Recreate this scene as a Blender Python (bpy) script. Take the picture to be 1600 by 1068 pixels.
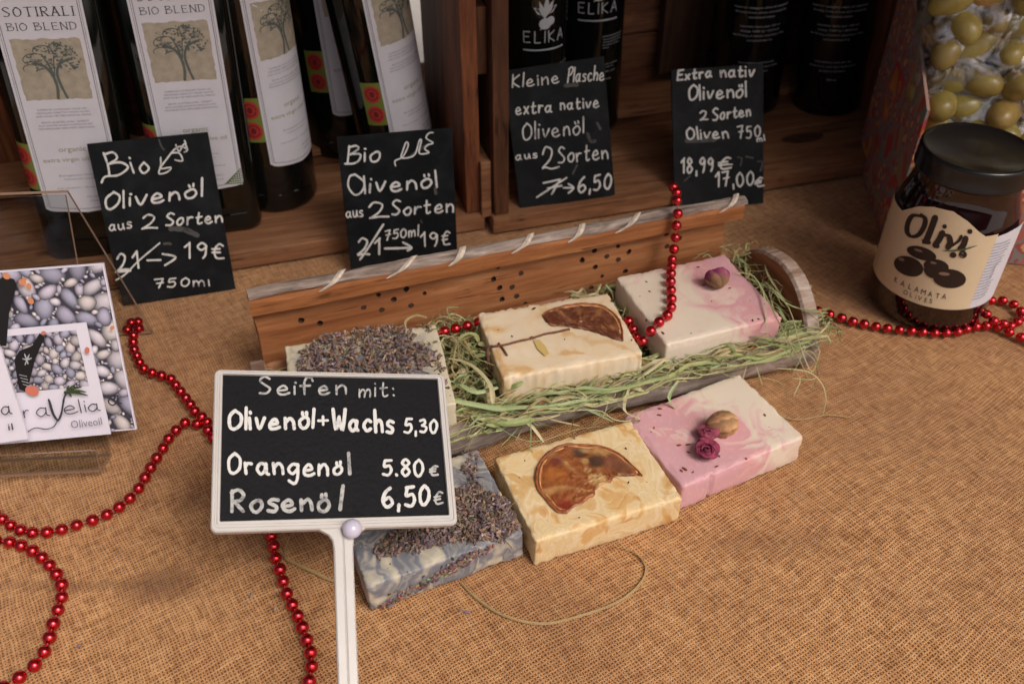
import bpy, bmesh, math, random
from mathutils import Vector, Matrix, noise
R = math.radians
random.seed(7)
for o in list(bpy.data.objects): bpy.data.objects.remove(o)
sc = bpy.context.scene
col = sc.collection
# ---------------------------------------------------------------- camera
CH, F, P = 0.42, 1450.0, R(40)          # camera height, focal length in photo pixels (1600 wide), pitch
cam_d = bpy.data.cameras.new('camera'); cam = bpy.data.objects.new('camera', cam_d); col.objects.link(cam)
cam.location = (0, 0, CH); cam.rotation_euler = (R(90) - P, 0, 0)
cam_d.sensor_width = 36; cam_d.lens = 36 * F / 1600; cam_d.clip_start = .01; cam_d.clip_end = 60
cam_d.dof.use_dof = True; cam_d.dof.focus_distance = .50; cam_d.dof.aperture_fstop = 11
sc.camera = cam
# ---------------------------------------------------------------- world, sun, exposure
SUN_EL, SUN_AZ = R(52), R(132)          # azimuth clockwise from +Y
w = bpy.data.worlds.new("World"); sc.world = w; w.use_nodes = True
nt = w.node_tree; sky = nt.nodes.new('ShaderNodeTexSky'); sky.sky_type = 'NISHITA'; sky.sun_disc = False
sky.sun_elevation = SUN_EL; sky.sun_rotation = SUN_AZ; sky.dust_density = 8; sky.air_density = .5; sky.ozone_density = 0
nt.links.new(sky.outputs[0], nt.nodes['Background'].inputs[0]); nt.nodes['Background'].inputs[1].default_value = .13
sun_d = bpy.data.lights.new('sun', 'SUN'); sun_d.energy = 1.75; sun_d.angle = R(24); sun_d.color = (1, .97, .935)
sun = bpy.data.objects.new('sun', sun_d); col.objects.link(sun)
sd = Vector((math.sin(SUN_AZ) * math.cos(SUN_EL), math.cos(SUN_AZ) * math.cos(SUN_EL), math.sin(SUN_EL)))
sun.rotation_euler = sd.to_track_quat('Z', 'Y').to_euler()
sc.view_settings.view_transform = 'Standard'; sc.view_settings.look = 'None'
sc.view_settings.exposure = -0.27; sc.view_settings.gamma = 1
sc.render.engine = 'CYCLES'

# ---------------------------------------------------------------- pixel <-> place helpers (photo pixels, 1600 wide)
FW = Vector((0, math.cos(P), -math.sin(P))); UPV = Vector((0, math.sin(P), math.cos(P))); CAM = Vector((0, 0, CH))
def ray(x, y): return FW + Vector((1, 0, 0)) * ((x - 800) / F) + UPV * ((534 - y) / F)
def at(x, y, z=0.0):
    d = ray(x, y); return CAM + d * ((z - CH) / d.z)
def hit(x, y, P0, n):
    d = ray(x, y); return CAM + d * ((P0 - CAM).dot(n) / d.dot(n))
def plane_map(P0, n):                    # n points to the viewer's side
    n = n.normalized()
    return lambda x, y, off: hit(x, y, P0 + n * off, n)
def cyl_map(c, r):
    def f(x, y, off):
        d = ray(x, y); rr = r + off
        ox, oy = CAM.x - c[0], CAM.y - c[1]
        a = d.x * d.x + d.y * d.y; b = 2 * (ox * d.x + oy * d.y); cc = ox * ox + oy * oy - rr * rr
        q = max(b * b - 4 * a * cc, 0); t = (-b - math.sqrt(q)) / (2 * a); return CAM + d * t
    return f

# ---------------------------------------------------------------- object helpers
def tag(o, label=None, cat=None, group=None, kind=None):
    if label: o['label'] = label
    if cat: o['category'] = cat
    if group: o['group'] = group
    if kind: o['kind'] = kind
    return o
def empty(name, loc, rz=0):
    o = bpy.data.objects.new(name, None); col.objects.link(o); o.empty_display_size = .01
    o.location = loc; o.rotation_euler = (0, 0, rz); return o
def link(name, me, m=None, parent=None, smooth=False, loc=None, rot=None, world=False):
    """world=True: mesh is in world coordinates although the object has a parent"""
    if m is not None and not me.materials:
        for mm in (m if isinstance(m, (list, tuple)) else [m]): me.materials.append(mm)
    if smooth:
        for p in me.polygons: p.use_smooth = True
    o = bpy.data.objects.new(name, me); col.objects.link(o)
    if parent:
        o.parent = parent
        if world: o.matrix_parent_inverse = world_inv(parent)
    if loc is not None: o.location = loc
    if rot is not None: o.rotation_euler = rot
    return o
def world_inv(p):
    m = p.matrix_basis.copy(); q = p
    while q.parent:
        m = q.parent.matrix_basis @ q.matrix_parent_inverse @ m; q = q.parent
    return m.inverted()
def pydata(name, v, f, cols=None, mi=None):
    me = bpy.data.meshes.new(name); me.from_pydata([tuple(q) for q in v], [], f)
    if cols:
        a = me.color_attributes.new('col', 'FLOAT_COLOR', 'POINT')
        for i, c in enumerate(cols): a.data[i].color = (c[0], c[1], c[2], 1)
    if mi:
        for i, k in enumerate(mi): me.polygons[i].material_index = k
    me.update(); return me
class MB:
    def __init__(s): s.v = []; s.f = []; s.c = []; s.m = []
    def add(s, vs, fs, c=(1, 1, 1), mi=0):
        n = len(s.v); s.v += [tuple(q) for q in vs]; s.f += [tuple(i + n for i in f) for f in fs]
        s.c += (c if isinstance(c, list) else [c] * len(vs)); s.m += [mi] * len(fs)
    def box(s, a, b, mi=0, c=(1, 1, 1)):
        x0, y0, z0 = a; x1, y1, z1 = b
        s.add([(x0,y0,z0),(x1,y0,z0),(x1,y1,z0),(x0,y1,z0),(x0,y0,z1),(x1,y0,z1),(x1,y1,z1),(x0,y1,z1)],
              [(0,3,2,1),(4,5,6,7),(0,1,5,4),(1,2,6,5),(2,3,7,6),(3,0,4,7)], c, mi)
    def tube(s, pts, r, n=6, c=(1, 1, 1), mi=0):
        pts = [Vector(p) for p in pts]; rs = r if isinstance(r, (list, tuple)) else [r] * len(pts)
        vs = []; fs = []
        t0 = (pts[1] - pts[0]).normalized(); a = t0.orthogonal().normalized()
        for i, p in enumerate(pts):
            t = (pts[min(i+1, len(pts)-1)] - pts[max(i-1, 0)]).normalized()
            a = (a - t * a.dot(t)).normalized(); b = t.cross(a)
            for k in range(n):
                an = 2 * math.pi * k / n; vs.append(p + (a * math.cos(an) + b * math.sin(an)) * rs[i])
        for i in range(len(pts) - 1):
            for k in range(n):
                fs.append((i*n+k, i*n+(k+1) % n, (i+1)*n+(k+1) % n, (i+1)*n+k))
        fs.append(tuple(range(n-1, -1, -1))); fs.append(tuple((len(pts)-1)*n+k for k in range(n)))
        s.add(vs, fs, c, mi)
    def ell(s, c, ax, nu=8, nv=5, colr=(1, 1, 1), mi=0):
        c = Vector(c); vs = [c + ax[2]]; fs = []
        for j in range(1, nv):
            ph = math.pi * j / nv
            for i in range(nu):
                th = 2 * math.pi * i / nu
                vs.append(c + ax[0]*(math.sin(ph)*math.cos(th)) + ax[1]*(math.sin(ph)*math.sin(th)) + ax[2]*math.cos(ph))
        vs.append(c - ax[2]); L = len(vs) - 1
        for i in range(nu):
            k = (i+1) % nu
            fs.append((0, 1+i, 1+k)); fs.append((L, L-nu+k, L-nu+i))
            for j in range(nv-2): fs.append((1+j*nu+i, 1+(j+1)*nu+i, 1+(j+1)*nu+k, 1+j*nu+k))
        s.add(vs, fs, colr, mi)
    def build(s, name, m, parent=None, smooth=False, world=False, cols=False, **k):
        me = pydata(name, s.v, s.f, s.c if cols else None, s.m if isinstance(m, (list, tuple)) else None)
        return link(name, me, m, parent, smooth, world=world, **k)
def bevel_box(w, d, t, bev, seg=2, org=(0, 0, 0), cuts=0, jit=0, seed=0):
    """box x 0..w, y 0..d, z 0..t with rounded edges"""
    bm = bmesh.new(); bmesh.ops.create_cube(bm, size=1)
    for v in bm.verts: v.co = Vector(((v.co.x+.5)*w+org[0], (v.co.y+.5)*d+org[1], (v.co.z+.5)*t+org[2]))
    bmesh.ops.bevel(bm, geom=bm.edges[:], offset=bev, segments=seg, profile=.6, affect='EDGES')
    if cuts:
        ax = 0 if w >= max(d, t) else (2 if t >= d else 1)
        es = [e for e in bm.edges if abs((e.verts[0].co - e.verts[1].co).normalized()[ax]) > .99 and e.calc_length() > .5 * (w, d, t)[ax]]
        bmesh.ops.subdivide_edges(bm, edges=es, cuts=cuts, use_grid_fill=False)
    if jit:
        for v in bm.verts: v.co += noise.noise_vector(v.co * 60 + Vector((seed, 0, 0))) * jit
    me = bpy.data.meshes.new('b'); bm.to_mesh(me); bm.free(); return me
def lathe(prof, n=48):
    v = []; f = []
    for r, z in prof:
        for k in range(n): v.append((r*math.cos(2*math.pi*k/n), r*math.sin(2*math.pi*k/n), z))
    for i in range(len(prof)-1):
        for k in range(n): f.append((i*n+k, i*n+(k+1) % n, (i+1)*n+(k+1) % n, (i+1)*n+k))
    f.append(tuple(range(n-1, -1, -1))); f.append(tuple((len(prof)-1)*n+k for k in range(n)))
    return v, f

# ---------------------------------------------------------------- materials
class NT:
    def __init__(s, name):
        s.m = bpy.data.materials.new(name); s.m.use_nodes = True; s.t = s.m.node_tree
        s.b = s.t.nodes['Principled BSDF']
    def n(s, typ, **kw):
        nd = s.t.nodes.new('ShaderNode' + typ)
        for k, v in kw.items():
            if k in nd.inputs.keys(): s.set(nd.inputs[k], v)
            elif k.startswith('i') and k[1:].isdigit(): s.set(nd.inputs[int(k[1:])], v)
            else: setattr(nd, k, v)
        return nd
    def set(s, inp, v):
        if isinstance(v, bpy.types.NodeSocket): s.t.links.new(v, inp)
        elif isinstance(v, bpy.types.Node): s.t.links.new(v.outputs[0], inp)
        else:
            if isinstance(v, tuple) and len(v) == 3 and inp.type == 'RGBA': v = (*v, 1)
            inp.default_value = v
    def P(s, **kw):
        for k, v in kw.items(): s.set(s.b.inputs[k.replace('_', ' ')], v)
    def math(s, op, a, b=0.0, c=0.0): return s.n('Math', operation=op, i0=a, i1=b, i2=c).outputs[0]
    def mix(s, fac, a, b, mode='MIX'):
        nd = s.n('Mix', data_type='RGBA', blend_type=mode); s.set(nd.inputs[0], fac); s.set(nd.inputs[6], a); s.set(nd.inputs[7], b); return nd.outputs[2]
    def obj(s): return s.n('TexCoord').outputs['Object']
    def vmap(s, v, scale=(1, 1, 1), loc=(0, 0, 0), rot=(0, 0, 0)):
        return s.n('Mapping', Vector=v, Scale=scale, Location=loc, Rotation=rot).outputs[0]
    def noise(s, v, scale, detail=4, rough=.55, dist=0.0): return s.n('TexNoise', Vector=v, Scale=scale, Detail=detail, Roughness=rough, Distortion=dist)
    def ramp(s, fac, stops, interp='LINEAR'):
        nd = s.n('ValToRGB', Fac=fac); cr = nd.color_ramp; cr.interpolation = interp
        while len(cr.elements) < len(stops): cr.elements.new(.5)
        for e, (p, c) in zip(cr.elements, stops): e.position = p; e.color = (*c, 1) if len(c) == 3 else c
        return nd.outputs[0]
    def bump(s, h, strength=.3, dist=.001): s.P(Normal=s.n('Bump', Strength=strength, Distance=dist, Height=h).outputs[0])
def simple(name, c, rough=.5, metallic=0.0, nscale=0, var=.15, bump=0, bs=400, spec=.5, **kw):
    a = NT(name); a.P(Roughness=rough, Metallic=metallic); a.b.inputs['Specular IOR Level'].default_value = spec
    if nscale:
        f = a.noise(a.obj(), nscale).outputs[0]
        a.P(Base_Color=a.mix(a.ramp(f, [(.3, (0, 0, 0)), (.7, (1, 1, 1))]), tuple(x*(1-var) for x in c), tuple(min(x*(1+var), 1) for x in c)))
    else: a.P(Base_Color=c)
    if bump: a.bump(a.noise(a.obj(), bs, 5).outputs[0], bump, .0006)
    for k, v in kw.items(): a.P(**{k: v})
    return a.m
def wood(name, c1, c2, c3, rough=.6, grain=1.0, bump=.35, along=0):
    """grain runs along local axis `along`"""
    a = NT(name); o = a.obj(); rnd = a.n('ObjectInfo').outputs['Random']
    off = a.n('CombineXYZ', X=a.math('MULTIPLY', rnd, 7.3), Y=a.math('MULTIPLY', rnd, 3.1), Z=a.math('MULTIPLY', rnd, 5.7))
    p = a.n('VectorMath', operation='ADD', i0=o, i1=off).outputs[0]
    sc_ = [1, 1, 1]; sc_[along] = .09
    q = a.vmap(p, tuple(sc_))
    n1 = a.noise(q, 60*grain, 6, .6, 1.5).outputs[0]; n2 = a.noise(q, 320*grain, 4, .7).outputs[0]
    big = a.noise(p, 14, 3).outputs[0]
    c = a.ramp(n1, [(.28, c1), (.5, c2), (.75, c3)])
    c = a.mix(a.ramp(n2, [(.35, (0, 0, 0)), (.62, (1, 1, 1))]), a.mix(.45, c, tuple(x*.45 for x in c1)), c)
    c = a.mix(a.ramp(big, [(.3, (.0, .0, .0)), (.75, (.5, .5, .5))]), c, c1)
    sc2 = [1, 1, 1]; sc2[along] = .035
    ck = a.noise(a.vmap(p, tuple(sc2)), 95*grain, 2, .4, .6).outputs[0]; ck = a.math('ABSOLUTE', a.math('SUBTRACT', ck, .5)); cm_ = a.ramp(ck, [(.0, (1, 1, 1)), (.006, (.8, .8, .8)), (.016, (0, 0, 0))])
    bg_ = a.noise(p, 35, 2).outputs[0]; cm_ = a.math('MULTIPLY', cm_, a.ramp(bg_, [(.48, (0, 0, 0)), (.58, (.75, .75, .75))]))
    c = a.mix(cm_, c, tuple(x*.25 for x in c1))
    a.P(Base_Color=c, Roughness=rough); a.b.inputs['Specular IOR Level'].default_value = .3
    n1 = a.math('SUBTRACT', n1, a.math('MULTIPLY', cm_, .9))
    a.bump(a.math('ADD', n1, a.math('MULTIPLY', n2, .6)), bump, .0008)
    return a.m
def vcol(name, rough=.6, bump=0, bs=500, spec=.4, mul=1.0, sss=0):
    a = NT(name); c = a.n('Attribute', attribute_name='col').outputs['Color']
    n = a.noise(a.obj(), 300, 3).outputs[0]
    a.P(Base_Color=a.mix(a.ramp(n, [(.3, (.0, .0, .0)), (.8, (.35, .35, .35))]), c, (.02, .015, .01)), Roughness=rough)
    a.b.inputs['Specular IOR Level'].default_value = spec
    if bump: a.bump(a.noise(a.obj(), bs, 4).outputs[0], bump, .0004)
    if sss: a.P(Subsurface_Weight=sss, Subsurface_Scale=.002)
    return a.m

M = {}
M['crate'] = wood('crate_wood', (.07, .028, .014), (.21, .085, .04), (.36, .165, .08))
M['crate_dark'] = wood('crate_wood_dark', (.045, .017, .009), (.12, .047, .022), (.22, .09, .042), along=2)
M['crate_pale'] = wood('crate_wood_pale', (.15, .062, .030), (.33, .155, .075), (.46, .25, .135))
M['board_red'] = wood('crate_side_wood', (.07, .022, .010), (.23, .075, .03), (.42, .155, .062), along=2)
M['bamboo'] = wood('carved_wood', (.22, .075, .028), (.42, .175, .070), (.60, .31, .14), rough=.5, grain=.9, bump=.35)
M['lip'] = wood('cut_wood', (.22, .075, .025), (.42, .165, .06), (.60, .30, .13), rough=.55, grain=1.4, bump=.3)
M['black_glass'] = simple('black_bottle_glass', (.004, .005, .004), .06, spec=.6)
M['paper'] = simple('label_paper', (.66, .65, .71), .65, nscale=90, var=.03, bump=.05, bs=900)
M['white_plastic'] = simple('white_plastic', (.50, .475, .45), .35, nscale=60, var=.04, bump=.04, bs=300)
M['pin'] = simple('lilac_plastic', (.55, .52, .64), .12, spec=.6)
M['ink'] = simple('dark_ink', (.035, .035, .05), .6)
M['ink_soft'] = simple('grey_ink', (.22, .21, .27), .7)
M['ink_green'] = simple('olive_ink', (.26, .26, .12), .7)
M['black'] = simple('black_paint', (.012, .010, .010), .35)
M['white_print'] = simple('white_print', (.42, .44, .48), .6)
M['grey_print'] = simple('grey_print', (.42, .43, .46), .6)
M['vc'] = vcol('colour_print', .45)
M['vc_rough'] = vcol('dried_plant', .8, .4, 900)

def slate():
    a = NT('slate_board'); o = a.obj()
    n = a.noise(o, 45, 6, .65, .6).outputs[0]; s = a.noise(a.vmap(o, (1, 1, 1)), 12, 3).outputs[0]
    a.P(Base_Color=a.mix(a.ramp(n, [(.45, (0, 0, 0)), (.8, (.6, .6, .6))]), (.008, .009, .010), (.028, .031, .035)), Roughness=.55)
    a.b.inputs['Specular IOR Level'].default_value = .10
    a.bump(a.noise(o, 700, 3).outputs[0], .15, .0003); return a.m
M['slate'] = slate()
def vinyl():
    a = NT('black_vinyl'); o = a.obj()
    v = a.n('TexVoronoi', Vector=o, Scale=520).outputs['Distance']
    n = a.noise(a.vmap(o, (1, 1, .5)), 420, 4, .7).outputs[0]
    a.P(Base_Color=(.010, .010, .012), Roughness=a.ramp(n, [(.3, (.42, .42, .42)), (.7, (.6, .6, .6))])); a.b.inputs['Specular IOR Level'].default_value = .07
    a.bump(a.math('ADD', n, a.math('MULTIPLY', a.math('GREATER_THAN', n, .64), 2.0)), .55, .0006); return a.m
M['vinyl'] = vinyl()
def chalk(name, bright, dim, thr):
    a = NT(name); o = a.obj()
    n = a.noise(o, 420, 5, .7).outputs[0]; b = a.noise(o, 60, 3).outputs[0]
    k = a.math('ADD', a.math('MULTIPLY', n, .8), a.math('MULTIPLY', b, .5))
    a.P(Base_Color=a.ramp(k, [(thr, (dim, dim, dim*1.05)), (thr+.16, (bright, bright*.99, bright*.95))]), Roughness=.9); return a.m
M['chalk'] = chalk('chalk_marker', .66, .26, .46)
M['chalk_soft'] = chalk('chalk_marker_worn', .075, .022, .50)

def burlap():
    a = NT('burlap_weave'); o = a.obj()
    w1 = a.noise(o, 9, 3).outputs[1]; w2 = a.noise(o, 55, 2).outputs[1]
    d = a.n('VectorMath', operation='SCALE', i0=a.n('VectorMath', operation='SUBTRACT', i0=w1, i1=(.5, .5, .5)).outputs[0], Scale=.013).outputs[0]
    d2 = a.n('VectorMath', operation='SCALE', i0=a.n('VectorMath', operation='SUBTRACT', i0=w2, i1=(.5, .5, .5)).outputs[0], Scale=.0019).outputs[0]
    p = a.n('VectorMath', operation='ADD', i0=a.n('VectorMath', operation='ADD', i0=o, i1=d).outputs[0], i1=d2).outputs[0]
    p = a.vmap(p, (1, 1, 1), rot=(0, 0, R(-33)))
    x = a.n('SeparateXYZ', Vector=p); fr = 1 / .00172 * math.pi
    ux = a.math('MULTIPLY', x.outputs[0], fr); uy = a.math('MULTIPLY', x.outputs[1], fr * .92)
    sx = a.math('SINE', ux); sy = a.math('SINE', uy)
    ax = a.math('ABSOLUTE', sx); ay = a.math('ABSOLUTE', sy)                     # thread cross-sections
    chk = a.math('MULTIPLY', a.math('COSINE', a.math('MULTIPLY', ux, 1.0)), a.math('COSINE', uy))
    # thickness of each thread varies along and across
    tn = a.noise(a.vmap(p, (1, .16, 1)), 520, 2).outputs[0]; tn2 = a.noise(a.vmap(p, (.16, 1, 1)), 520, 2).outputs[0]
    hx = a.math('MULTIPLY', a.math('ADD', ax, a.math('MULTIPLY', a.math('SUBTRACT', tn, .5), 1.15)), a.math('ADD', .78, a.math('MULTIPLY', chk, .22)))
    hy = a.math('MULTIPLY', a.math('ADD', ay, a.math('MULTIPLY', a.math('SUBTRACT', tn2, .5), 1.15)), a.math('SUBTRACT', .78, a.math('MULTIPLY', chk, .22)))
    h = a.math('MAXIMUM', hx, hy)
    fib = a.noise(p, 2200, 3, .7).outputs[0]
    big = a.noise(o, 5.5, 5, .6).outputs[0]; med = a.noise(o, 38, 4, .6).outputs[0]; thr = a.math('ADD', a.math('MULTIPLY', tn, .5), a.math('MULTIPLY', tn2, .5))
    c = a.ramp(thr, [(.32, (.29, .120, .042)), (.5, (.47, .232, .094)), (.66, (.62, .350, .158))])
    c = a.mix(a.ramp(fib, [(.35, (.0, .0, .0)), (.7, (.35, .35, .35))]), c, (.74, .43, .19))
    c = a.mix(a.ramp(big, [(.42, (.0, .0, .0)), (.70, (.55, .55, .55))]), c, (.26, .115, .055))
    c = a.mix(a.ramp(med, [(.55, (0, 0, 0)), (.8, (.35, .35, .35))]), c, (.24, .10, .04))
    # dark patches; the sign's shadow beside and under it is painted in
    x2 = a.n('SeparateXYZ', Vector=a.n('VectorMath', operation='ADD', i0=o, i1=a.n('VectorMath', operation='SCALE', i0=w1, Scale=.05).outputs[0]).outputs[0])
    for (px, py, rx, ry, s) in ((255, 905, .030, .016, .62), (120, 900, .05, .006, .35), (330, 760, .02, .012, .4), (455, 840, .035, .012, .35), (880, 945, .03, .02, .12), (1210, 830, .05, .012, .25)):
        q = at(px, py); dx = a.math('DIVIDE', a.math('SUBTRACT', x2.outputs[0], q.x + .025), rx); dy = a.math('DIVIDE', a.math('SUBTRACT', x2.outputs[1], q.y + .025), ry)
        rr = a.math('ADD', a.math('MULTIPLY', dx, dx), a.math('MULTIPLY', dy, dy))
        f = a.math('MULTIPLY', a.math('SUBTRACT', 1.0, a.math('MINIMUM', rr, 1.0)), s)
        c = a.mix(f, c, (.12, .05, .028))
    hole = a.ramp(h, [(.40, (1, 1, 1)), (.62, (0, 0, 0))])
    c = a.mix(a.math('MULTIPLY', hole, .82), c, (.070, .023, .007))
    a.P(Base_Color=c, Roughness=.95, Sheen_Weight=.15); a.b.inputs['Specular IOR Level'].default_value = .12
    a.bump(a.math('ADD', h, a.math('MULTIPLY', fib, .3)), .7, .0010); return a.m
M['burlap'] = burlap()

def bark(name, c1, c2, c3):
    a = NT(name); o = a.obj(); q = a.vmap(o, (.18, 1, 1))
    n = a.noise(q, 130, 6, .65, 1.2).outputs[0]; b = a.noise(o, 30, 4).outputs[0]
    c = a.ramp(n, [(.3, c1), (.5, c2), (.72, c3)]); c = a.mix(a.ramp(b, [(.5, (0, 0, 0)), (.7, (.7, .7, .7))]), c, c1)
    a.P(Base_Color=c, Roughness=.85); a.bump(n, .6, .0015); return a.m
M['bark'] = bark('grey_bark', (.10, .068, .055), (.30, .235, .195), (.52, .44, .385))
M['bark_white'] = bark('whitewashed_bark', (.16, .075, .038), (.34, .24, .18), (.56, .50, .46))
def soapmat(kind, seed):
    a = NT('soap_' + kind); o = a.vmap(a.obj(), loc=(seed*.37, seed*.21, 0))
    w = a.noise(o, 26, 3, .5, .8).outputs[1]
    p = a.n('VectorMath', operation='ADD', i0=o, i1=a.n('VectorMath', operation='SCALE', i0=w, Scale=.045).outputs[0]).outputs[0]
    n = a.noise(p, 30 if 'orange' in kind else 38, 4, .45, 1.8).outputs[0]; f = a.noise(o, 700, 3).outputs[0]
    xs = a.n('SeparateXYZ', Vector=a.obj())
    if kind.startswith('orange'):
        if 'pale' in kind: c = a.ramp(n, [(.30, (.62, .40, .19)), (.42, (.72, .56, .36)), (.6, (.74, .62, .45)), (.8, (.76, .66, .52))])
        else: c = a.ramp(n, [(.30, (.56, .30, .10)), (.40, (.66, .42, .18)), (.47, (.74, .58, .34)), (.53, (.70, .52, .27)), (.58, (.76, .62, .40)), (.64, (.66, .44, .20)), (.74, (.58, .33, .12))])
    elif kind.startswith('pink'):
        cream = (.72, .62, .50); pink = (.66, .34, .35)
        g = a.math('MULTIPLY', xs.outputs[0], -22.0 if 'left' in kind else 22.0)
        g = a.math('ADD', g, a.math('MULTIPLY', xs.outputs[1], -9.0 if 'left' in kind else 6.0))
        g = a.math('ADD', g, a.math('MULTIPLY', a.math('SUBTRACT', n, .5), 2.6))
        g = a.math('ADD', g, .58 if 'left' in kind else .34)
        c = a.ramp(g, [(.05, cream), (.45, (.70, .49, .45)), (.75, pink), (1, (.63, .35, .38))])
        v = a.noise(p, 90, 3, .6, 3).outputs[0]
        c = a.mix(a.ramp(v, [(.54, (0, 0, 0)), (.75, (.35, .35, .35))]), c, (.74, .60, .52))
        st = a.noise(a.obj(), 33, 2).outputs[0]; c = a.mix(a.ramp(st, [(.62, (0, 0, 0)), (.76, (.45, .45, .45))]), c, (.55, .22, .12))
    else:
        d = a.math('MAXIMUM', a.math('ABSOLUTE', a.math('DIVIDE', xs.outputs[0], .042)), a.math('ABSOLUTE', a.math('DIVIDE', xs.outputs[1], .033)))
        g = a.math('ADD', a.math('MULTIPLY', a.math('SUBTRACT', n, .5), 2.4), .42 if 'cream' not in kind else a.math('SUBTRACT', .70, a.math('MULTIPLY', a.math('POWER', d, 5), .7)))
        c = a.ramp(g, [(.0, (.60, .54, .40)), (.3, (.42, .39, .33)), (.46, (.23, .23, .25)), (.62, (.16, .17, .20)), (.74, (.30, .29, .28)), (.88, (.18, .19, .22))])
    sp = a.n('TexVoronoi', Vector=a.obj(), Scale=230.0); spn = a.noise(a.obj(), 60, 2).outputs[0]
    dots = a.math('MULTIPLY', a.math('LESS_THAN', sp.outputs['Distance'], .13), a.math('GREATER_THAN', spn, .56 if 'lav' in kind else .63))
    c = a.mix(a.math('MULTIPLY', dots, .8), c, (.09, .04, .025))
    a.P(Base_Color=c, Roughness=.5, Subsurface_Weight=.18, Subsurface_Scale=.003, Subsurface_Radius=(1, .6, .4)); a.b.inputs['Specular IOR Level'].default_value = .35
    a.bump(a.math('ADD', f, a.math('MULTIPLY', n, .7)), .22, .0007); return a.m

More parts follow.
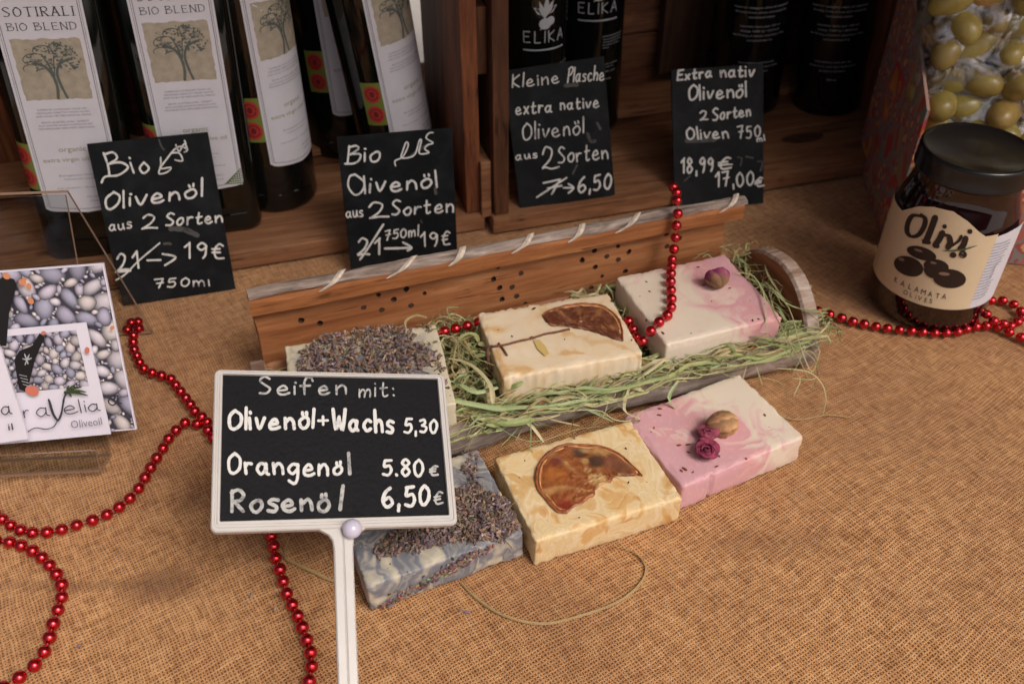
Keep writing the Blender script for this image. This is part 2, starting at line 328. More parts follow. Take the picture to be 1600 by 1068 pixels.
# ---------------------------------------------------------------- lettering
def cr(pts, sub=5):
    if len(pts) < 3: return pts
    out = []; n = len(pts)
    for i in range(n-1):
        p0, p1, p2, p3 = pts[max(i-1, 0)], pts[i], pts[i+1], pts[min(i+2, n-1)]
        for k in range(sub):
            t = k / sub
            out.append(tuple(.5*((2*p1[j]) + (-p0[j]+p2[j])*t + (2*p0[j]-5*p1[j]+4*p2[j]-p3[j])*t*t + (-p0[j]+3*p1[j]-3*p2[j]+p3[j])*t**3) for j in range(len(p1))))
    out.append(pts[-1]); return out
G = {'a': ".75,.9 .35,1 0,.5 .3,0 .7,.35 .78,1;.78,1 .78,.2 1,.02", 'c': ".75,.85 .4,1 0,.5 .35,0 .8,.2", 'e': ".02,.45 .7,.6 .45,1.02 .05,.65 .12,.12 .5,0 .9,.2",
 'h': "0,1.9 .03,0;.03,.5 .4,1 .7,.75 .75,0", 'i': "0,1 .03,0;0,1.5 .05,1.42", 'l': "0,1.95 .03,0", 'L': ".25,1.9 .05,1.2 .05,.2 .3,0 .45,.1", 'n': "0,1 .05,0;.05,.6 .4,1 .7,.7 .78,0",
 'm': "0,1 .04,0;.04,.6 .3,1 .52,.7 .52,0;.52,.6 .8,1 1,.7 1.04,0", 'o': ".42,1 .02,.62 .12,.08 .5,0 .8,.45 .68,.92 .4,1", 'r': "0,1 .05,0;.05,.55 .3,.95 .65,.92",
 's': ".7,.92 .3,1 .1,.72 .6,.38 .5,.03 0,.08", 't': ".3,1.7 .27,.3 .45,.02 .75,.15;0,1.02 .7,1.08", 'u': "0,1 .05,.2 .35,0 .65,.4 .72,1;.72,1 .8,0", 'v': "0,1 .35,.02 .78,1.02",
 'x': "0,1 .7,0;.72,1 0,.02", 'g': ".75,.9 .3,1 0,.5 .3,.05 .75,.45 .8,1;.8,1 .82,-.4 .5,-.95 .05,-.65", 'f': ".95,1.50 .80,1.88 .45,1.85 .30,1.25 .30,0;0,.9 .75,.98", 'W': "0,1.9 .3,.05 .62,1.2;.62,1.2 .95,.02 1.25,1.95",
 'B': ".1,1.9 .15,0;.0,1.75 .6,1.9 .85,1.5 .2,1.0;.2,1.0 1,.9 1.0,.3 .55,.0 -.1,.05", 'O': ".55,1.9 .05,1.3 .1,.3 .5,0 1,.5 1.0,1.4 .5,1.9", 'S': ".95,1.7 .5,1.95 .1,1.5 .5,1.0 .9,.55 .6,.05 .05,.1",
 'K': "0,1.9 .05,0;.8,1.8 .08,.9 .9,0", 'F': ".1,1.85 .12,0;.0,1.7 .6,1.95 .9,1.6 .55,1.0 .1,.95", 'E': ".9,1.85 .05,1.8;.05,1.85 .08,.02;.08,.02 .95,.08;.08,.98 .75,1.02", 'R': ".1,1.85 .12,0;0,1.7 .6,1.95 .95,1.5 .7,1.0 .15,.95;.3,.95 1.0,0",
 '0': ".45,1.6 .05,1.1 .1,.3 .45,0 .8,.5 .78,1.2 .42,1.6", '1': "0,1.15 .4,1.65;.4,1.65 .42,0", '2': ".05,1.25 .35,1.65 .75,1.3 .5,.6 .0,.02;.0,.02 .45,.1 .95,.02", '3': ".05,1.45 .5,1.6 .65,1.2 .3,.85;.3,.85 .8,.6 .6,.05 .05,.1",
 '5': ".8,1.6 .2,1.55;.2,1.55 .15,.9 .6,1.0 .8,.5 .5,.02 .0,.1", '6': ".7,1.6 .25,1.2 .02,.5 .35,0 .8,.35 .55,.8 .1,.55", '7': "0,1.5 .8,1.6;.8,1.6 .4,0;.2,.8 .85,.88", '8': ".45,.85 .1,1.2 .4,1.6 .75,1.25 .4,.85 .05,.4 .4,0 .8,.4 .45,.85",
 '9': ".75,1.3 .4,1.6 .08,1.2 .4,.85 .75,1.3;.75,1.3 .7,.4 .55,-.05", '€': ".8,1.35 .5,1.5 .15,.9 .25,.1 .8,.1;.0,1.0 .6,1.05;.0,.6 .6,.65", ',': ".15,.15 .1,-.35", '.': ".1,.1 .16,.02", ':': ".1,.9 .15,.82;.15,.15 .2,.05", '+': ".4,1.1 .42,.1;.0,.6 .85,.62",
 '>': "0,.7 1.5,.75;1.0,1.15 1.5,.75 1.0,.3", 'ä': '', 'D': ".05,1.9 .07,0;.0,1.9 .7,1.75 1.0,1.0 .7,.15 .0,0", 'T': "0,1.88 1.1,1.9;.55,1.9 .55,0", 'I': ".1,1.9 .1,0", 'A': ".0,0 .5,1.9;.5,1.9 1.0,0;.2,.7 .8,.7", 'N': "0,0 0,1.9;0,1.9 .9,0;.9,0 .9,1.9", 'V': "0,1.9 .45,0;.45,0 .9,1.9"}
G['L'] = ".1,1.9 .1,0;.1,0 .85,.02"
G['ö'] = G['o'] + ";.25,1.5 .28,1.25;.6,1.55 .62,1.3"
def glyph(ch):
    return [[tuple(float(v) for v in p.split(',')) for p in st.split()] for st in G[ch].split(';')] if G.get(ch) else []
def strokes_of(text, track=.32, rg=None):
    x = 0; out = []
    for ch in text:
        if ch == ' ': x += .75; continue
        g = glyph(ch)
        if not g: continue
        mx = max(p[0] for s in g for p in s)
        ky, kx, sl_, by_ = (rg.uniform(.93, 1.07), rg.uniform(.92, 1.02), rg.uniform(-.04, .06), rg.uniform(-.05, .06)) if rg else (1, 1, 0, 0)
        for s in g: out.append([(p[0]*kx + x + sl_*p[1] + (rg.uniform(-.035, .035) if rg else 0), p[1]*ky + by_ + (rg.uniform(-.03, .03) if rg else 0)) for p in s])
        x += mx + track
    return out, max(x - track, .1)
class Ink:
    """collects flat ribbons laid on a surface given by mp(x, y, off)"""
    def __init__(s, mp, off=.0002, seed=1): s.mp = mp; s.v = []; s.f = []; s.off = off; s.rng = random.Random(seed); s.k = 0
    def pt(s, x, y):
        s.k += 1; s.v.append(tuple(s.mp(x, y, s.off + s.k * 2.5e-8))); return len(s.v) - 1
    def ribbon(s, pts, w, nib=0, taper=0, wob=.12):
        pts = cr(pts) if len(pts) > 2 else [tuple(pts[0][j] + (pts[1][j]-pts[0][j])*k/4 for j in (0, 1)) for k in range(5)]
        # offset between strokes so that no two overlapping faces are coplanar
        s.k += 40; ids = []; n = len(pts)
        for i, p in enumerate(pts):
            a, b = pts[max(i-1, 0)], pts[min(i+1, n-1)]
            dx, dy = b[0]-a[0], b[1]-a[1]; L = math.hypot(dx, dy) or 1; dx /= L; dy /= L
            ww = w * (1 + s.rng.uniform(-wob, wob))
            if nib: ww *= (1-nib) + nib * abs(dy*.97 - dx*.24)
            if taper: ww *= 1 - taper * abs(2*i/(n-1) - 1)**2
            nx, ny = -dy*ww/2, dx*ww/2
            if i == 0 and not taper: ids.append((s.pt(p[0]-dx*ww*.4+nx*.5, p[1]-dy*ww*.4+ny*.5), s.pt(p[0]-dx*ww*.4-nx*.5, p[1]-dy*ww*.4-ny*.5)))
            ids.append((s.pt(p[0]+nx, p[1]+ny), s.pt(p[0]-nx, p[1]-ny)))
            if i == n-1 and not taper: ids.append((s.pt(p[0]+dx*ww*.4+nx*.5, p[1]+dy*ww*.4+ny*.5), s.pt(p[0]+dx*ww*.4-nx*.5, p[1]+dy*ww*.4-ny*.5)))
        for a, b in zip(ids, ids[1:]): s.f.append((a[0], b[0], b[1], a[1]))
    def poly(s, pts):
        s.k += 40; s.f.append(tuple(s.pt(*p) for p in pts))
    def disc(s, x, y, rx, ry=None, n=14, rot=0):
        ry = ry or rx; s.k += 40; c = s.pt(x, y); prev = None
        for g_ in (.25, .5, .75, 1):
            cur = [s.pt(x + g_*(rx*math.cos(t)*math.cos(rot) - ry*math.sin(t)*math.sin(rot)), y + g_*(rx*math.cos(t)*math.sin(rot) + ry*math.sin(t)*math.cos(rot))) for t in [2*math.pi*k/n for k in range(n)]]
            for k in range(n):
                q = (k+1) % n; s.f.append((c, cur[k], cur[q]) if prev is None else (prev[k], cur[k], cur[q], prev[q]))
            prev = cur
        return
        s.poly([(x + rx*math.cos(t)*math.cos(rot) - ry*math.sin(t)*math.sin(rot), y + rx*math.cos(t)*math.sin(rot) + ry*math.sin(t)*math.cos(rot)) for t in [2*math.pi*k/n for k in range(n)]])
    def word(s, text, p0, p1, xh, wd, up=None, jit=.03, nib=0, track=.40, serif=False):
        """baseline from p0 to p1 (surface units, y down when up is None)"""
        st, W = strokes_of(text, track, s.rng if jit else None)
        bx, by = p1[0]-p0[0], p1[1]-p0[1]; L = math.hypot(bx, by)
        if up is None: up = (by/L, -bx/L)
        for q in st:
            j = (s.rng.uniform(-jit, jit), s.rng.uniform(-jit, jit)); pp = []
            for (x, y) in q:
                y += j[1]; x += j[0]
                pp.append((p0[0] + bx*x/W + up[0]*xh*y, p0[1] + by*x/W + up[1]*xh*y))
            s.ribbon(pp, wd, nib)
            if serif:
                for e in (q[0], q[-1]):
                    if abs(e[1]) < .02 or abs(e[1]-1.9) < .02:
                        X, Y = p0[0] + bx*e[0]/W + up[0]*xh*e[1], p0[1] + by*e[0]/W + up[1]*xh*e[1]
                        s.ribbon([(X - bx/L*wd*1.3, Y - by/L*wd*1.3), (X + bx/L*wd*1.3, Y + by/L*wd*1.3)], wd*.35)
    def build(s, name, m, parent, inv=True):
        me = pydata(name, s.v, s.f); return link(name, me, m, parent, world=inv)
_fc = {}
def font_mesh(text):
    if text not in _fc:
        cu = bpy.data.curves.new('t', 'FONT'); cu.body = text; cu.resolution_u = 2
        o = bpy.data.objects.new('t', cu); col.objects.link(o)
        dg = bpy.context.evaluated_depsgraph_get(); me = bpy.data.meshes.new_from_object(o.evaluated_get(dg))
        _fc[text] = ([tuple(v.co[:2]) for v in me.vertices], [tuple(p.vertices) for p in me.polygons])
        bpy.data.objects.remove(o); bpy.data.curves.remove(cu); bpy.data.meshes.remove(me)
    return _fc[text]
def font_to(ink, text, p0, p1, h, up=None, slant=0, bold=0):
    """bundled-font text, baseline p0-p1, cap height about .7*h"""
    v, f = font_mesh(text); W = max(q[0] for q in v); bx, by = p1[0]-p0[0], p1[1]-p0[1]; L = math.hypot(bx, by)
    if up is None: up = (by/L, -bx/L)
    n = len(ink.v); ink.k += 40
    for (x, y) in v:
        x = x + slant*y
        ink.v.append(tuple(ink.mp(p0[0] + bx*x/W + up[0]*h*y, p0[1] + by*x/W + up[1]*h*y, ink.off + ink.k*2.5e-8)))
    ink.f += [tuple(i+n for i in q) for q in f]

# ================================================================ SETTING
def frame(deg):
    a = R(deg); return Vector((math.cos(a), math.sin(a), 0)), Vector((-math.sin(a), math.cos(a), 0))
# ground of the market square far below the table, seen only through a gap
me = pydata('ground', [(-20, -20, -.85), (20, -20, -.85), (20, 30, -.85), (-20, 30, -.85)], [(0, 1, 2, 3)])
tag(link('ground', me, simple('pale_paving', (.50, .46, .42), .9, nscale=3, var=.15)), kind='structure')
# burlap cloth lying over the table
nx, ny = 190, 150; x0, x1, y0, y1 = -.95, .95, -.12, 1.02
vs = []; fs = []
for j in range(ny+1):
    for i in range(nx+1):
        x = x0 + (x1-x0)*i/nx; y = y0 + (y1-y0)*j/ny
        z = (noise.noise(Vector((x*5, y*9, 0))) * .5 + noise.noise(Vector((x*17+3, y*26, 1))) * .22) * .0030 - .0012
        fm = max(0, min(1, (.34-y+.25*max(0, x))/.12)) * (1 if x < -.2 or x > -.02 or y < .2 else .4)
        z += fm*(.0030*max(0, 1-abs((y-.10-.5*x+.02*noise.noise(Vector((x*9, y*9, 3))))/.020)) + .0026*max(0, 1-abs((x*.9+y-.46+.03*noise.noise(Vector((x*7, y*7, 8))))/.016)) + .0028*noise.noise(Vector((x*9, y*13, 5))))
        e = max(0, y-.985); vs.append((x, y, z - e*3))
for j in range(ny):
    for i in range(nx):
        a = j*(nx+1)+i; fs.append((a, a+1, a+nx+2, a+nx+1))
cl = link('burlap_tablecloth', pydata('burlap_tablecloth', vs, fs), M['burlap'], smooth=True); tag(cl, kind='structure')

# unseen fabric roof added above to shade the back of the table
shade_roof = empty('added_shade_roof', (0, 1.0, -.85)); tag(shade_roof, 'sand coloured canvas roof on poles, added out of view to shade the back of the table', 'shade_roof')
cv = []; cf = []
for j in range(13):
    for i in range(25):
        x = -1.7+3.4*i/24; y = .20+2.1*j/12; cv.append((x, y, .80 + .22*math.sin(math.pi*j/12) + .02*math.sin(i*1.3)*math.sin(math.pi*j/12)))
for j in range(12):
    for i in range(24): a = j*25+i; cf.append((a, a+1, a+26, a+25))
link('shade_canopy', pydata('shade_canopy', cv, cf), simple('canvas', (.24, .19, .15), .9, nscale=20), shade_roof, smooth=True, world=True)
for x in (-1.65, 1.65):
    for y in (.17, 2.20):
        q = MB(); q.tube([(x, y, -.85), (x, y, .80)], .02, 10); q.build('pole', simple('pole_metal', (.4, .4, .4), .4, .8), shade_roof, world=True)

# ================================================================ CRATES
def plank(name, parent, w, d, t, loc, m, bev=.0012, rot=(0, 0, 0), cuts=6, jit=.0005):
    me = bevel_box(w, d, t, bev, 2, cuts=cuts, jit=jit, seed=random.uniform(0, 50))
    return link(name, me, m, parent, loc=loc, rot=rot)
def crate(label, u0, v0, W, dep, H, back, deg=16.5, rdep=None, left_m=None, right_m=None):
    U, V = frame(deg); o = U*u0 + V*v0
    t = empty('wooden_crate', (o.x, o.y, .0015), R(deg)); tag(t, label, 'crate', 'wooden crates used as bottle shelves')
    T = .0125
    plank('side_board', t, T, dep, H, (0, .0, .015), left_m or M['board_red'])
    plank('side_board', t, T, rdep or dep, H, (W-T, .0, .015), right_m or M['board_red'])
    y = -.004; k = 0
    for d in (.072, .048, .088):                            # floor planks
        plank('floor_plank', t, W+.004, d-.002, .0145, (-.002, y, 0), M['crate_pale'] if k < 2 else M['crate'], rot=(0, 0, random.uniform(-.003, .003)))
        y += d; k += 1
    plank('floor_plank', t, W-.03, .05, .008, (.015, .128, .016), M['crate_pale'])
    for z, h in back:
        plank('back_slat', t, W-.002, .009, h, (.001, dep+.001, z), M['crate'])
    for y in (.0, .07, .14): plank('top_plank', t, W, .066, .012, (0, y, H+.016), M['crate'])
    return t
cl_ = crate('left open-front wooden crate that holds the white-labelled oil bottles', -.247, .626, .4065, .205, .31, [(.018, .030)], rdep=.143)
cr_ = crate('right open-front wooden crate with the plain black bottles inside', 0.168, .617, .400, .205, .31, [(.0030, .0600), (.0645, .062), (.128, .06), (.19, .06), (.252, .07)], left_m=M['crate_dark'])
# low batten outside the right crate, bevelled at its front, and the post inside it
for (t, x, y, z, w_, d_, h_) in ((cr_, -.0095, .004, .012, .0085, .19, .050), (cl_, .376, .008, .015, .010, .03, .026)):
    plank('batten', t, w_, d_, h_, (x, y, z), M['crate_pale'], cuts=0, jit=0)
plank('corner_post', cr_, .052, .012, .285, (.224, .188, .026), wood('post_wood', (.035, .016, .009), (.08, .035, .018), (.13, .06, .03), along=2))
plank('corner_post', cl_, .03, .012, .285, (.014, .19, .016), M['board_red'])
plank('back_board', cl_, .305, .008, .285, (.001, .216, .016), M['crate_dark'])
kq = MB(); kv = []; 
for r_, zz_k in ((1, 0), (.72, .0002), (.35, .0002)):
    kv += [(.307+.021*r_*math.cos(t_)*(1+.1*math.sin(3*t_)), .047+.0085*r_*math.sin(t_), .0147+zz_k) for t_ in [2*math.pi*k_/20 for k_ in range(20)]]
kf = [(i_, (i_+1) % 20, 20+(i_+1) % 20, 20+i_) for i_ in range(20)] + [(20+i_, 20+(i_+1) % 20, 40+(i_+1) % 20, 40+i_) for i_ in range(20)] + [tuple(40+i_ for i_ in range(20))]
kq.add(kv, kf); kq.build('knot', simple('knot_wood', (.075, .03, .016), .7, nscale=180, var=.5), cr_)
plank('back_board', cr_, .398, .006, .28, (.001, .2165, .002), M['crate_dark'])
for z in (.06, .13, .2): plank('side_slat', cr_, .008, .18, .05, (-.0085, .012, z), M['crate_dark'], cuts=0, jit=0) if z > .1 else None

# ================================================================ OLIVE OIL BOTTLES
def square_bottle_mesh(hw, H, rc=.012, n=6):
    """square glass bottle with rounded edges, shoulder and neck"""
    def ring(h, r, z, blend=0):
        out = []
        for q in range(4):
            cx, cy = [(1, 1), (-1, 1), (-1, -1), (1, -1)][q]
            for k in range(n+1):
                a = math.pi/2*q + math.pi/2*k/n
                X, Y = cx*(h-r) + r*math.cos(a), cy*(h-r) + r*math.sin(a)
                A = math.atan2(Y, X); X2, Y2 = blend_r*math.cos(A), blend_r*math.sin(A)
                out.append((X*(1-blend)+X2*blend, Y*(1-blend)+Y2*blend, z))
        return out
    blend_r = .014; prof = [(hw-.006, 0, 0), (hw-.001, .002, 0), (hw, .007, 0), (hw, H*.70, 0), (hw-.004, H*.74, .1), (hw-.01, H*.78, .5), (hw-.02, H*.82, 1), (hw-.02, H*1.0, 1)]
    v = []; f = []; m = 4*(n+1)
    for h, z, b in prof: v += ring(h, rc if h > .02 else .004, z, b)
    for i in range(len(prof)-1):
        for k in range(m): f.append((i*m+k, i*m+(k+1) % m, (i+1)*m+(k+1) % m, (i+1)*m+k))
    f.append(tuple(range(m-1, -1, -1))); f.append(tuple((len(prof)-1)*m+k for k in range(m)))
    return v, f
def round_bottle_mesh(r, H):
    return lathe([(r*.86, 0), (r*.97, .0012), (r, .005), (r, H*.66), (r*.97, H*.70), (r*.8, H*.745), (r*.52, H*.785), (r*.42, H*.82), (r*.40, H*.98), (r*.46, H*.985), (r*.46, H)], 56)
LW, LH = .054, .175          # label size
def tree_print(ink, cx, cy, s, rng):
    ink.ribbon([(cx-.001*s, cy-.017*s), (cx, cy-.010*s), (cx-.001*s, cy-.003*s), (cx-.004*s, cy+.002*s), (cx-.009*s, cy+.004*s)], .0016*s)
    ink.ribbon([(cx+.004*s, cy-.017*s), (cx+.0025*s, cy-.011*s), (cx+.0015*s, cy-.003*s), (cx+.004*s, cy+.003*s), (cx+.010*s, cy+.006*s)], .0014*s)
    for q in ((.002, .008), (-.004, .009), (-.002, .004)): ink.ribbon([(cx, cy-.004*s), (cx+q[0]*s*.6, cy+q[1]*.5*s), (cx+q[0]*s, cy+q[1]*s)], .0007*s)
    for k in range(260):
        a = rng.uniform(0, 2*math.pi); r = math.sqrt(rng.random()); X = cx + .001*s + r*math.cos(a)*.0145*s; Y = cy + .0065*s + r*math.sin(a)*.0095*s
        if X < cx and Y > cy+.006*s and rng.random() < .72: continue
        if Y < cy+.0005*s and abs(X-cx) < .006*s: continue
        L = rng.uniform(.0005, .0014)*s; b = rng.uniform(0, 3.14); ink.ribbon([(X, Y), (X+L*math.cos(b), Y+L*math.sin(b)*.7)], rng.uniform(.0004, .0009)*s)
    for (ax, ay, r0) in ((-.008, .006, .006), (-.003, .011, .005), (.004, .0125, .004), (-.011, .001, .004)):
        ink.ribbon([(cx+ax*s+r0*s*math.cos(t), cy+ay*s+r0*s*.6*math.sin(t)) for t in (0.2, .9, 1.6, 2.3, 3.0, 3.6)], .0005*s)
SMALL = ["SUPERIOR CATEGORY OLIVE OIL", "OBTAINED DIRECTLY FROM OLIVES", "AND SOLELY BY MECHANICAL MEANS", "", "ERSTE GUETEKLASSE - DIREKT", "AUS OLIVEN AUSSCHLIESSLICH MIT", "MECHANISCHEN VERFAHREN GEWONNEN"]
def oil_label(parent, mp, seed=3, lattice=False):
    """white label: mp(s, t, off) maps label coordinates (s -LW/2..LW/2, t 0..LH) to bottle coordinates"""
    rng = random.Random(seed); n = 20
    v = []; f = []; prof = []
    for i in range(n+1):
        s_ = -LW/2 + LW*i/n; q = abs(2*i/n-1)
        bot = .0 + .0028*max(0, q)**1.0 * (1 if q < .86 else 0) - (.0 if q < .86 else -.0022 - (q-.86)*.02) - (.0)   # bracket shaped lower edge
        for j in range(9): v.append(mp(s_, bot + (LH-bot)*j/8, .0002))
    for i in range(n):
        for j in range(8): a = i*9+j; f.append((a, a+9, a+10, a+1))
    lab = link('label', pydata('label', v, f), M['paper'], parent)
    ink = Ink(mp, .00035, seed)
    for s_ in (-1, 1): ink.ribbon([(s_*(LW/2-.0030), .006), (s_*(LW/2-.0030), .09), (s_*(LW/2-.0030), LH)], .00035, wob=0); ink.ribbon([(s_*(LW/2-.0018), .006), (s_*(LW/2-.0018), .09), (s_*(LW/2-.0018), LH)], .0002, wob=0)
    ink.ribbon([(-LW/2+.003, .006), (-LW/4, .0042), (0, .0030), (LW/4, .0042), (LW/2-.003, .006)], .0004, wob=0)
    up = (0, 1)
    ink.word('SOTIRALI', (-.0205, .1440), (.0205, .1440), .0030, .00085, up, 0, nib=.6, track=.55, serif=True)
    ink.word('BIO BLEND', (-.0205, .1350), (.0205, .1350), .0025, .00055, up, 0, nib=.5, track=.45, serif=True)
    ink.build('title_print', M['ink'], lab, inv=False)
    # sepia picture with a rough edge and a sketched tree
    pic = Ink(mp, .00030, seed); pts = []
    for k in range(64):
        t = k/64*4; e = int(t); fr = t-e; x, y = [(-1+2*fr, -1), (1, -1+2*fr), (1-2*fr, 1), (-1, 1-2*fr)][e]
        pts.append((x*.0208*(1+rng.uniform(-.022, .022)), .1085 + y*.0208*(1+rng.uniform(-.022, .022))))
    c0 = (0, .1085)
    prev = None
    for g_ in (.02, .2, .4, .6, .8, 1):
        cur = [pic.pt(c0[0]+(p[0]-c0[0])*g_, c0[1]+(p[1]-c0[1])*g_) for p in pts]
        if prev: pic.f += [(prev[k], cur[k], cur[(k+1) % 64], prev[(k+1) % 64]) for k in range(64)]
        else: pic.f.append(tuple(cur))
        prev = cur
    pic.k = 0; pic.build('picture_print', simple('sepia_print', (.40, .35, .27), .7, nscale=160, var=.16) if 'sep' not in M else M['sep'], lab, inv=False)
    tr = Ink(mp, .00040, seed); tree_print(tr, .0005, .1085, 1.18, rng)
    tr.build('tree_print', simple('tree_ink', (.10, .12, .11), .7) if 'tri' not in M else M['tri'], lab, inv=False)
    sm = Ink(mp, .00035, seed); y = .0800
    for L in SMALL:
        if L: ww = .00058*len(L); font_to(sm, L, (-ww, y), (ww, y), .0018, up)
        y -= .0023
    for (L, y, w_) in (('Biologisches Natives', .0300, .013), ('Olivenoel extra', .0270, .010), ('Kalt extrahiert - Griechenland', .0200, .016), ('DE-OEKO', .012, .006), ('750ml', .0085, .005)):
        dx = .008 if y < .015 else 0; font_to(sm, L, (-w_+dx, y), (w_+dx, y), .0019, up)
    sm.build('small_print', M['ink_soft'], lab, inv=False)
    og = Ink(mp, .00035, seed); font_to(og, 'organic', (-.0090, .0490), (.0090, .0490), .0056, up); font_to(og, 'extra virgin olive oil', (-.0205, .0415), (.0205, .0415), .0046, up)
    og.build('green_print', M['ink_green'], lab, inv=False)
    if lattice:
        la = Ink(mp, .00045, seed)
        for i in range(7):
            for j in range(7-i): la.disc(LW/2-.0012-i*.0017, .0035+j*.0019, .0006, n=8)
        bg = Ink(mp, .00040, seed); bg.poly([(LW/2-.014, .0045), (LW/2-.0004, .0030), (LW/2-.0004, .017)])
        bg.build('lattice_ground', simple('lattice_green', (.10, .16, .06), .6), lab, inv=False); la.build('lattice_print', M['paper'], lab, inv=False)
    return lab
M['sep'] = simple('sepia_print', (.40, .35, .27), .7, nscale=160, var=.16); M['tri'] = simple('tree_ink', (.10, .12, .11), .7)
M['badge_green'] = simple('badge_green', (.16, .20, .035), .5); M['badge_red'] = simple('badge_red', (.42, .035, .03), .5); M['badge_dark'] = simple('badge_dark', (.14, .015, .015), .5)
def badge(parent, mp, s0, t0):
    b = Ink(mp, .00015); b.poly([(s0-.0085, t0-.0165), (s0+.0085, t0-.0165), (s0+.0085, t0+.0165), (s0+.006, t0+.019), (s0-.006, t0+.019), (s0-.0085, t0+.0165)])
    # split into strips so the patch follows a curved wall
    b.v = []; b.f = []
    for i in range(7):
        for t in (t0-.018, t0+.018): b.v.append(tuple(mp(s0-.0085+.017*i/6, t, .00015)))
    b.f = [(2*i, 2*i+2, 2*i+3, 2*i+1) for i in range(6)]
    o = b.build('seal_sticker', M['badge_green'], parent, inv=False)
    for k, dy in enumerate((.0085, -.0085)):
        r = Ink(mp, .00030); r.disc(s0, t0+dy, .0068, .0072, n=22); r.build('seal', M['badge_red'], o, inv=False)
        r = Ink(mp, .00040); r.ribbon([(s0+.0045*math.cos(a), t0+dy+.0046*math.sin(a)) for a in [x*.6 for x in range(11)]], .0009); r.disc(s0, t0+dy, .002, .0026); r.build('seal_mark', M['badge_dark'], o, inv=False)
LB0 = .040      # label starts this far above the bottle's base
def oil_bottle(px, z, label, kind, yaw, lean, latt=False, lab_ang=0, r=.032, side=1):
    b = at(*px, z); e = empty('oil_bottle', b); e.rotation_euler = (lean[0], lean[1], yaw)
    tag(e, label, 'bottle', 'olive oil bottles in the left crate')
    if kind == 'sq':
        hw = .0365; v, f = square_bottle_mesh(hw, .30); v = [(x, y+hw, z_) for x, y, z_ in v]
        mp = lambda s, t, off: Vector((s, -off, LB0+t)); mpb = lambda s, t, off: Vector((s, -off, LB0+t))
        link('glass', pydata('glass', v, f), M['black_glass'], e, smooth=True)
        oil_label(e, mp, lattice=latt)
        def mpe(s, t, off):                                 # runs round the left edge
            s2 = s + hw - .012
            if s2 >= 0: return Vector((s2-hw+.012, -off, LB0+t))
            a = min(-s2/.012, math.pi/2); rest = max(-s2 - .012*math.pi/2, 0)
            return Vector((-hw+.012 - (.012+off)*math.sin(a), .012-(.012+off)*math.cos(a)+rest, LB0+t))
        badge(e, mpe, -.0345, .038)
    else:
        v, f = round_bottle_mesh(r, .30); v = [(x, y+r, z_) for x, y, z_ in v]
        def mp(s, t, off):
            a = s/r + lab_ang; return Vector(((r+off)*math.sin(a), r-(r+off)*math.cos(a), LB0+t))
        link('glass', pydata('glass', v, f), M['black_glass'], e, smooth=True)
        oil_label(e, mp); badge(e, mp, -LW/2-.0078, .042)
    # embossed ring of marks round the base and the seam line
    em = MB(); em.tube([(-.026, -.0001 if kind == 'sq' else .006, .018), (0, -.0001 if kind == 'sq' else .0002, .0165), (.026, -.0001 if kind == 'sq' else .006, .018)], .0006, 5)
    em.build('base_ridge', M['black_glass'], e)
    cp = MB(); v, f = lathe([(.0155, .262), (.0158, .264), (.0158, .299), (.015, .301)], 24); cp.add(v, f)
    c = cp.build('cap', M['black'], e, smooth=False); c.location = (0, .0365 if kind == 'sq' else r, 0)
    return e
oil_bottle((155, 402), .016, 'square black oil bottle with a white label, leftmost, partly behind the acrylic stand', 'sq', R(15), (0, R(4.2)))
oil_bottle((338, 368), .016, 'square black oil bottle whose white label has a green lattice corner, behind the left board', 'sq', R(15), (0, R(2.2)), latt=True)
oil_bottle((442, 333), .016, 'round black oil bottle between the two left price boards, its whole base visible', 'rd', R(16), (0, R(0)), lab_ang=R(44))
oil_bottle((547, 249), .016, 'round black oil bottle standing furthest back in the left crate, its label in shade', 'rd', R(16), (0, R(-2)), lab_ang=R(34))
oil_bottle((641, 300), .016, 'round black oil bottle leaning left beside the crate wall, behind the second board', 'rd', R(16), (0, R(-6)), lab_ang=R(38), r=.031)

